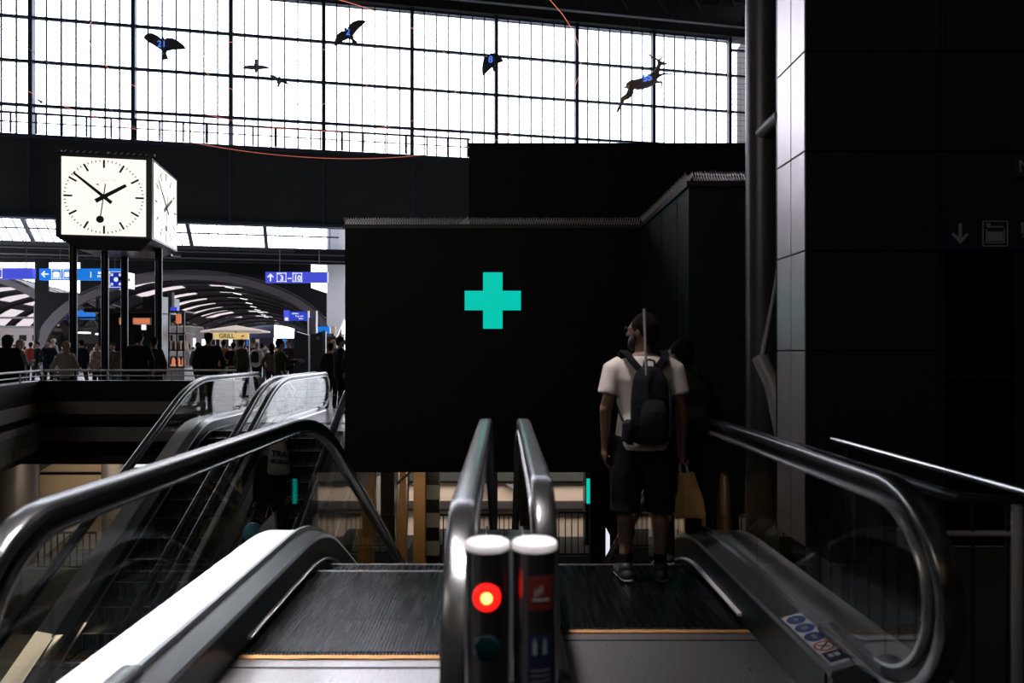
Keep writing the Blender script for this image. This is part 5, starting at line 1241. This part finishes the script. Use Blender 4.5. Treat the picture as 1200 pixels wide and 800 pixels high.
part('handle', MB().tube([P(319, 514, 9.05), P(316, 503, 9.08), P(318, 497, 9.1), P(322, 503, 9.08), P(331, 514, 9.05)], .012, 8), M['canvasbag'], t)
zz = -(12.3 - 8.0 - .75) * math.tan(ANG) - .2 - .05
r2 = person('hooded', 'person lower on the far escalator with a turquoise hood and dark coat', -2.98, 8.0, zz - .02, R(180), 1.72, black, black)
for c in r2.children:
    if c.name.startswith('hood'): c.material_slots[0].material = M['turquoise']
q = P(312, 612, 7.75); t = thing('paper_carrier', 'small white carrier bag held by the turquoise hooded rider', 'bag', (q.x, 7.75, q.z))
part('bag', MB().prism([(-.1, -.1), (.1, -.1), (.09, .12), (-.02, .0)], q, (1, 0, 0), (0, 0, 1), (0, .08, 0)), M['whitestick'], t)
part('handle', MB().tube([q + Vector((-.02, .04, .05)), q + Vector((.02, .04, .2)), q + Vector((.06, .04, .1))], .006, 6), M['whitestick'], t)

# man with the small backpack, near right escalator
ms, info = figure_meshes('man', h=1.68, arms=('hang', 'carry'), head_turn=R(52), sleeve='short', shorts=True, hair='short', voxel=.011, feet_w=.115, girth=1.06)
MX, MY, MZ = .885, 4.27, .003
man = thing('person', 'man in white t-shirt and black shorts with a small backpack, back turned', 'person', (MX, MY, MZ), 'riders on the near right escalator')
obj_mesh('body', ms['body'], M['skinshade'], man); obj_mesh('tshirt', ms['top'], M['tshirt'], man); obj_mesh('shorts', ms['trousers'], M['shorts'], man); [obj_mesh('shoe', q, M['shoe'], man) for q in ms['shoes']]; obj_mesh('hair', ms['hair'], M['hairdark'], man)
hd = info['hd']; k = info['k']
B = MB(); B.cap(hd(-.045, .05, -.06), hd(0, .075, -.095), .03 * k, .034 * k, 12); B.cap(hd(.045, .05, -.06), hd(0, .075, -.095), .03 * k, .034 * k, 12); B.cap(hd(-.07, .02, -.03), hd(-.05, .05, -.07), .018, .026, 10); B.cap(hd(.07, .02, -.03), hd(.05, .05, -.07), .018, .026, 10)
obj_mesh('beard', baked(B, 'beard', .009, 2), M['beard'], man)
B = MB()
for sx in (-1, 1):
    B.tube([hd(sx * .034 + .024 * math.cos(a), .104, .016 + .019 * math.sin(a)) for a in [j * PI / 8 for j in range(16)]], .0028, 6, closed=True); B.tube([hd(sx * .058, .102, .02), hd(sx * .076, .06, .02), hd(sx * .082, -.01, .012)], .0028, 6)
B.tube([hd(-.01, .106, .018), hd(.01, .106, .018)], .0028, 6)
part('glasses', B, M['ink'], man, local=True)
for sx in (-1, 1):
    part('sock', MB().tube([(sx * .115 * k, .0, .06), (sx * .113 * k, .0, .12), (sx * .112 * k, .0, .17)], [.043, .040, .041], 14), M['shorts'], man, local=True)
    part('shoe_sole', MB().cap((sx * .115 * k, -.035, .012), (sx * .145 * k, .115, .012), .040, .034, 14, flat=(1, .25)), M['sole'], man, local=True)
# backpack
bp = thing('backpack', 'small dark hiking backpack worn on the man in white t-shirt', 'backpack', (MX, MY, MZ + 1.1))
def bpv(x, y, z): return Vector((x, y, z - 1.1))
B = MB(); B.ell([(.005, -.16, .875, .06, .02), (.005, -.175, .89, .105, .055), (.005, -.185, 1.0, .122, .075), (.005, -.185, 1.15, .120, .078), (.005, -.175, 1.27, .105, .065), (.005, -.16, 1.335, .075, .042), (.005, -.15, 1.355, .03, .015)], 28)
B.v = [q - Vector((0, 0, 1.1)) for q in B.v]; obj_mesh('main_compartment', baked(B, 'pack_main', .012, 3), M['packcloth'], bp)
B = MB(); B.ell([(.01, -.24, .90, .05, .02), (.01, -.25, .93, .078, .03), (.01, -.258, 1.05, .082, .032), (.01, -.25, 1.14, .062, .025), (.01, -.24, 1.17, .03, .01)], 20); B.v = [q - Vector((0, 0, 1.1)) for q in B.v]; part('front_pocket', B, M['packgrey'], bp, smooth=True, local=True)
B = MB(); B.ell([(-.115, -.18, .88, .02, .03), (-.135, -.18, .91, .035, .045), (-.135, -.18, 1.01, .03, .04), (-.12, -.18, 1.03, .02, .02)], 14); B.v = [q - Vector((0, 0, 1.1)) for q in B.v]; part('side_pocket', B, M['packcloth'], bp, smooth=True, local=True)
part('side_panel', MB().box(bpv(.118, -.20, 1.08), (.012, .05, .28)), M['packblue'], bp, local=True, bevel=.004)
part('top_handle', MB().tube([bpv(-.03, -.155, 1.35), bpv(-.025, -.16, 1.385), bpv(.005, -.16, 1.395), bpv(.035, -.16, 1.385), bpv(.04, -.155, 1.35)], .007, 8), M['packgrey'], bp, smooth=True, local=True)
for sx in (-1, 1):
    B = MB(); pts = [(sx * .05, -.145, 1.33), (sx * .095, -.128, 1.385), (sx * .118, -.085, 1.425), (sx * .124, -.02, 1.445), (sx * .13, .05, 1.42), (sx * .14, .10, 1.36)]
    rs = []
    for i, p in enumerate(pts):
        rs.append([bpv(p[0] + dx, p[1] + dy, p[2] + dz) for dx, dy, dz in ((-.025, 0, 0), (.025, 0, -.006), (.025, -.006, .004), (-.025, -.006, .010))])
    part('shoulder_strap', B.rings(rs), M['packcloth'], bp, local=True)
    part('lower_strap', MB().tube([bpv(sx * .10, -.14, .93), bpv(sx * .15, -.105, 1.02), bpv(sx * .188, -.045, 1.13)], .007, 8), M['packcloth'], bp, local=True)
part('emblem', MB().box(bpv(.008, -.262, 1.24 - .04), (.03, .004, .018)), M['packgrey'], bp, local=True)
for z in (.97, 1.08): part('compression_cord', MB().tube([bpv(-.09, -.245, z + .04), bpv(.01, -.292, z), bpv(.10, -.245, z + .04)], .003, 6), M['packgrey'], bp, local=True)
pp = tag(MB().tube([(MX - .035, MY - .26, MZ + 1.30), (MX - .042, MY - .235, MZ + 1.70)], .0085, 10).build('walking_pole', M['cane'], smooth=True), 'slim grey aluminium pole sticking up from the backpack', 'pole')
# paper bag
wr = info['wrists'][1]; hx, hy, hz_ = MX + wr.x, MY + wr.y, MZ + wr.z - .10
t = thing('paper_bag', 'brown paper carrier bag hanging from the hand of the man in white', 'bag', (hx + .02, hy, hz_))
B = MB(); rs = []
zt0 = .665; zb0 = .385
for z, wx, wy, o in ((zb0, .092, .048, .045), (zb0 + .02, .097, .053, .045), (zb0 + .13, .088, .050, .04), (zt0 - .05, .066, .034, .028), (zt0, .060, .022, .022)):
    c = Vector((hx + o, hy + .02, MZ + z)); rs.append([c + Vector((a * wx, b * wy, .006 * ((i * 7) % 3))) for i, (a, b) in enumerate(((-1, -1), (-.3, -.8), (.4, -1.05), (1, -1), (1.02, 0), (1, 1), (.1, .85), (-1, 1), (-.96, 0)))])
part('sack', B.rings(rs), M['paper'], t)
for dy in (-.012, .035): part('handle', MB().tube([(hx - .01, hy + dy, MZ + zt0 - .01), (hx - .012, hy + dy * .5, hz_ + .005), (hx + .005, hy, hz_ + .018), (hx + .03, hy + dy * .5, hz_ + .0), (hx + .045, hy + dy, MZ + zt0 - .01)], .0035, 6), M['canvasbag'], t)
# companion in dark clothes
ms2, info2 = figure_meshes('companion', h=1.56, arms=('hang', 'pocket'), head_turn=R(40), hair='short', voxel=.015, girth=1.05)
CX, CY = 1.24, 4.72
comp = thing('person', 'shorter person in black with a black backpack beside the man in white', 'person', (CX, CY, -.035), 'riders on the near right escalator')
obj_mesh('body', ms2['body'], M['skinshade'], comp); obj_mesh('jacket', ms2['top'], M['shorts'], comp); obj_mesh('trousers', ms2['trousers'], M['shorts'], comp); [obj_mesh('shoe', q, M['shoe'], comp) for q in ms2['shoes']]; obj_mesh('hair', ms2['hair'], M['hairdark'], comp)
for sx in (-1, 1): part('shoe_sole', MB().cap((sx * .09, -.04, .012), (sx * .115, .105, .012), .04, .034, 14, flat=(1, .25)), M['sole'], comp, local=True)
bp2 = thing('backpack', 'large black backpack on the shorter person in black', 'backpack', (CX, CY, 1.0))
B = MB(); B.ell([(.01, -.17, -.14, .10, .04), (.01, -.19, -.10, .14, .08), (.01, -.2, .05, .145, .09), (.01, -.19, .20, .13, .08), (.01, -.17, .27, .08, .04)], 24); obj_mesh('main_compartment', baked(B, 'pack2', .015, 3), M['packcloth'], bp2)
B = MB(); B.ell([(.01, -.27, -.11, .08, .02), (.01, -.28, -.07, .10, .03), (.01, -.285, .04, .10, .03), (.01, -.27, .08, .07, .02)], 18); part('front_pocket', B, M['packgrey'], bp2, smooth=True, local=True)
for sx in (-1, 1): part('shoulder_strap', MB().tube([(sx * .07, -.13, .22), (sx * .10, -.09, .30), (sx * .11, -.02, .335), (sx * .12, .06, .28)], .018, 8), M['packcloth'], bp2, local=True)
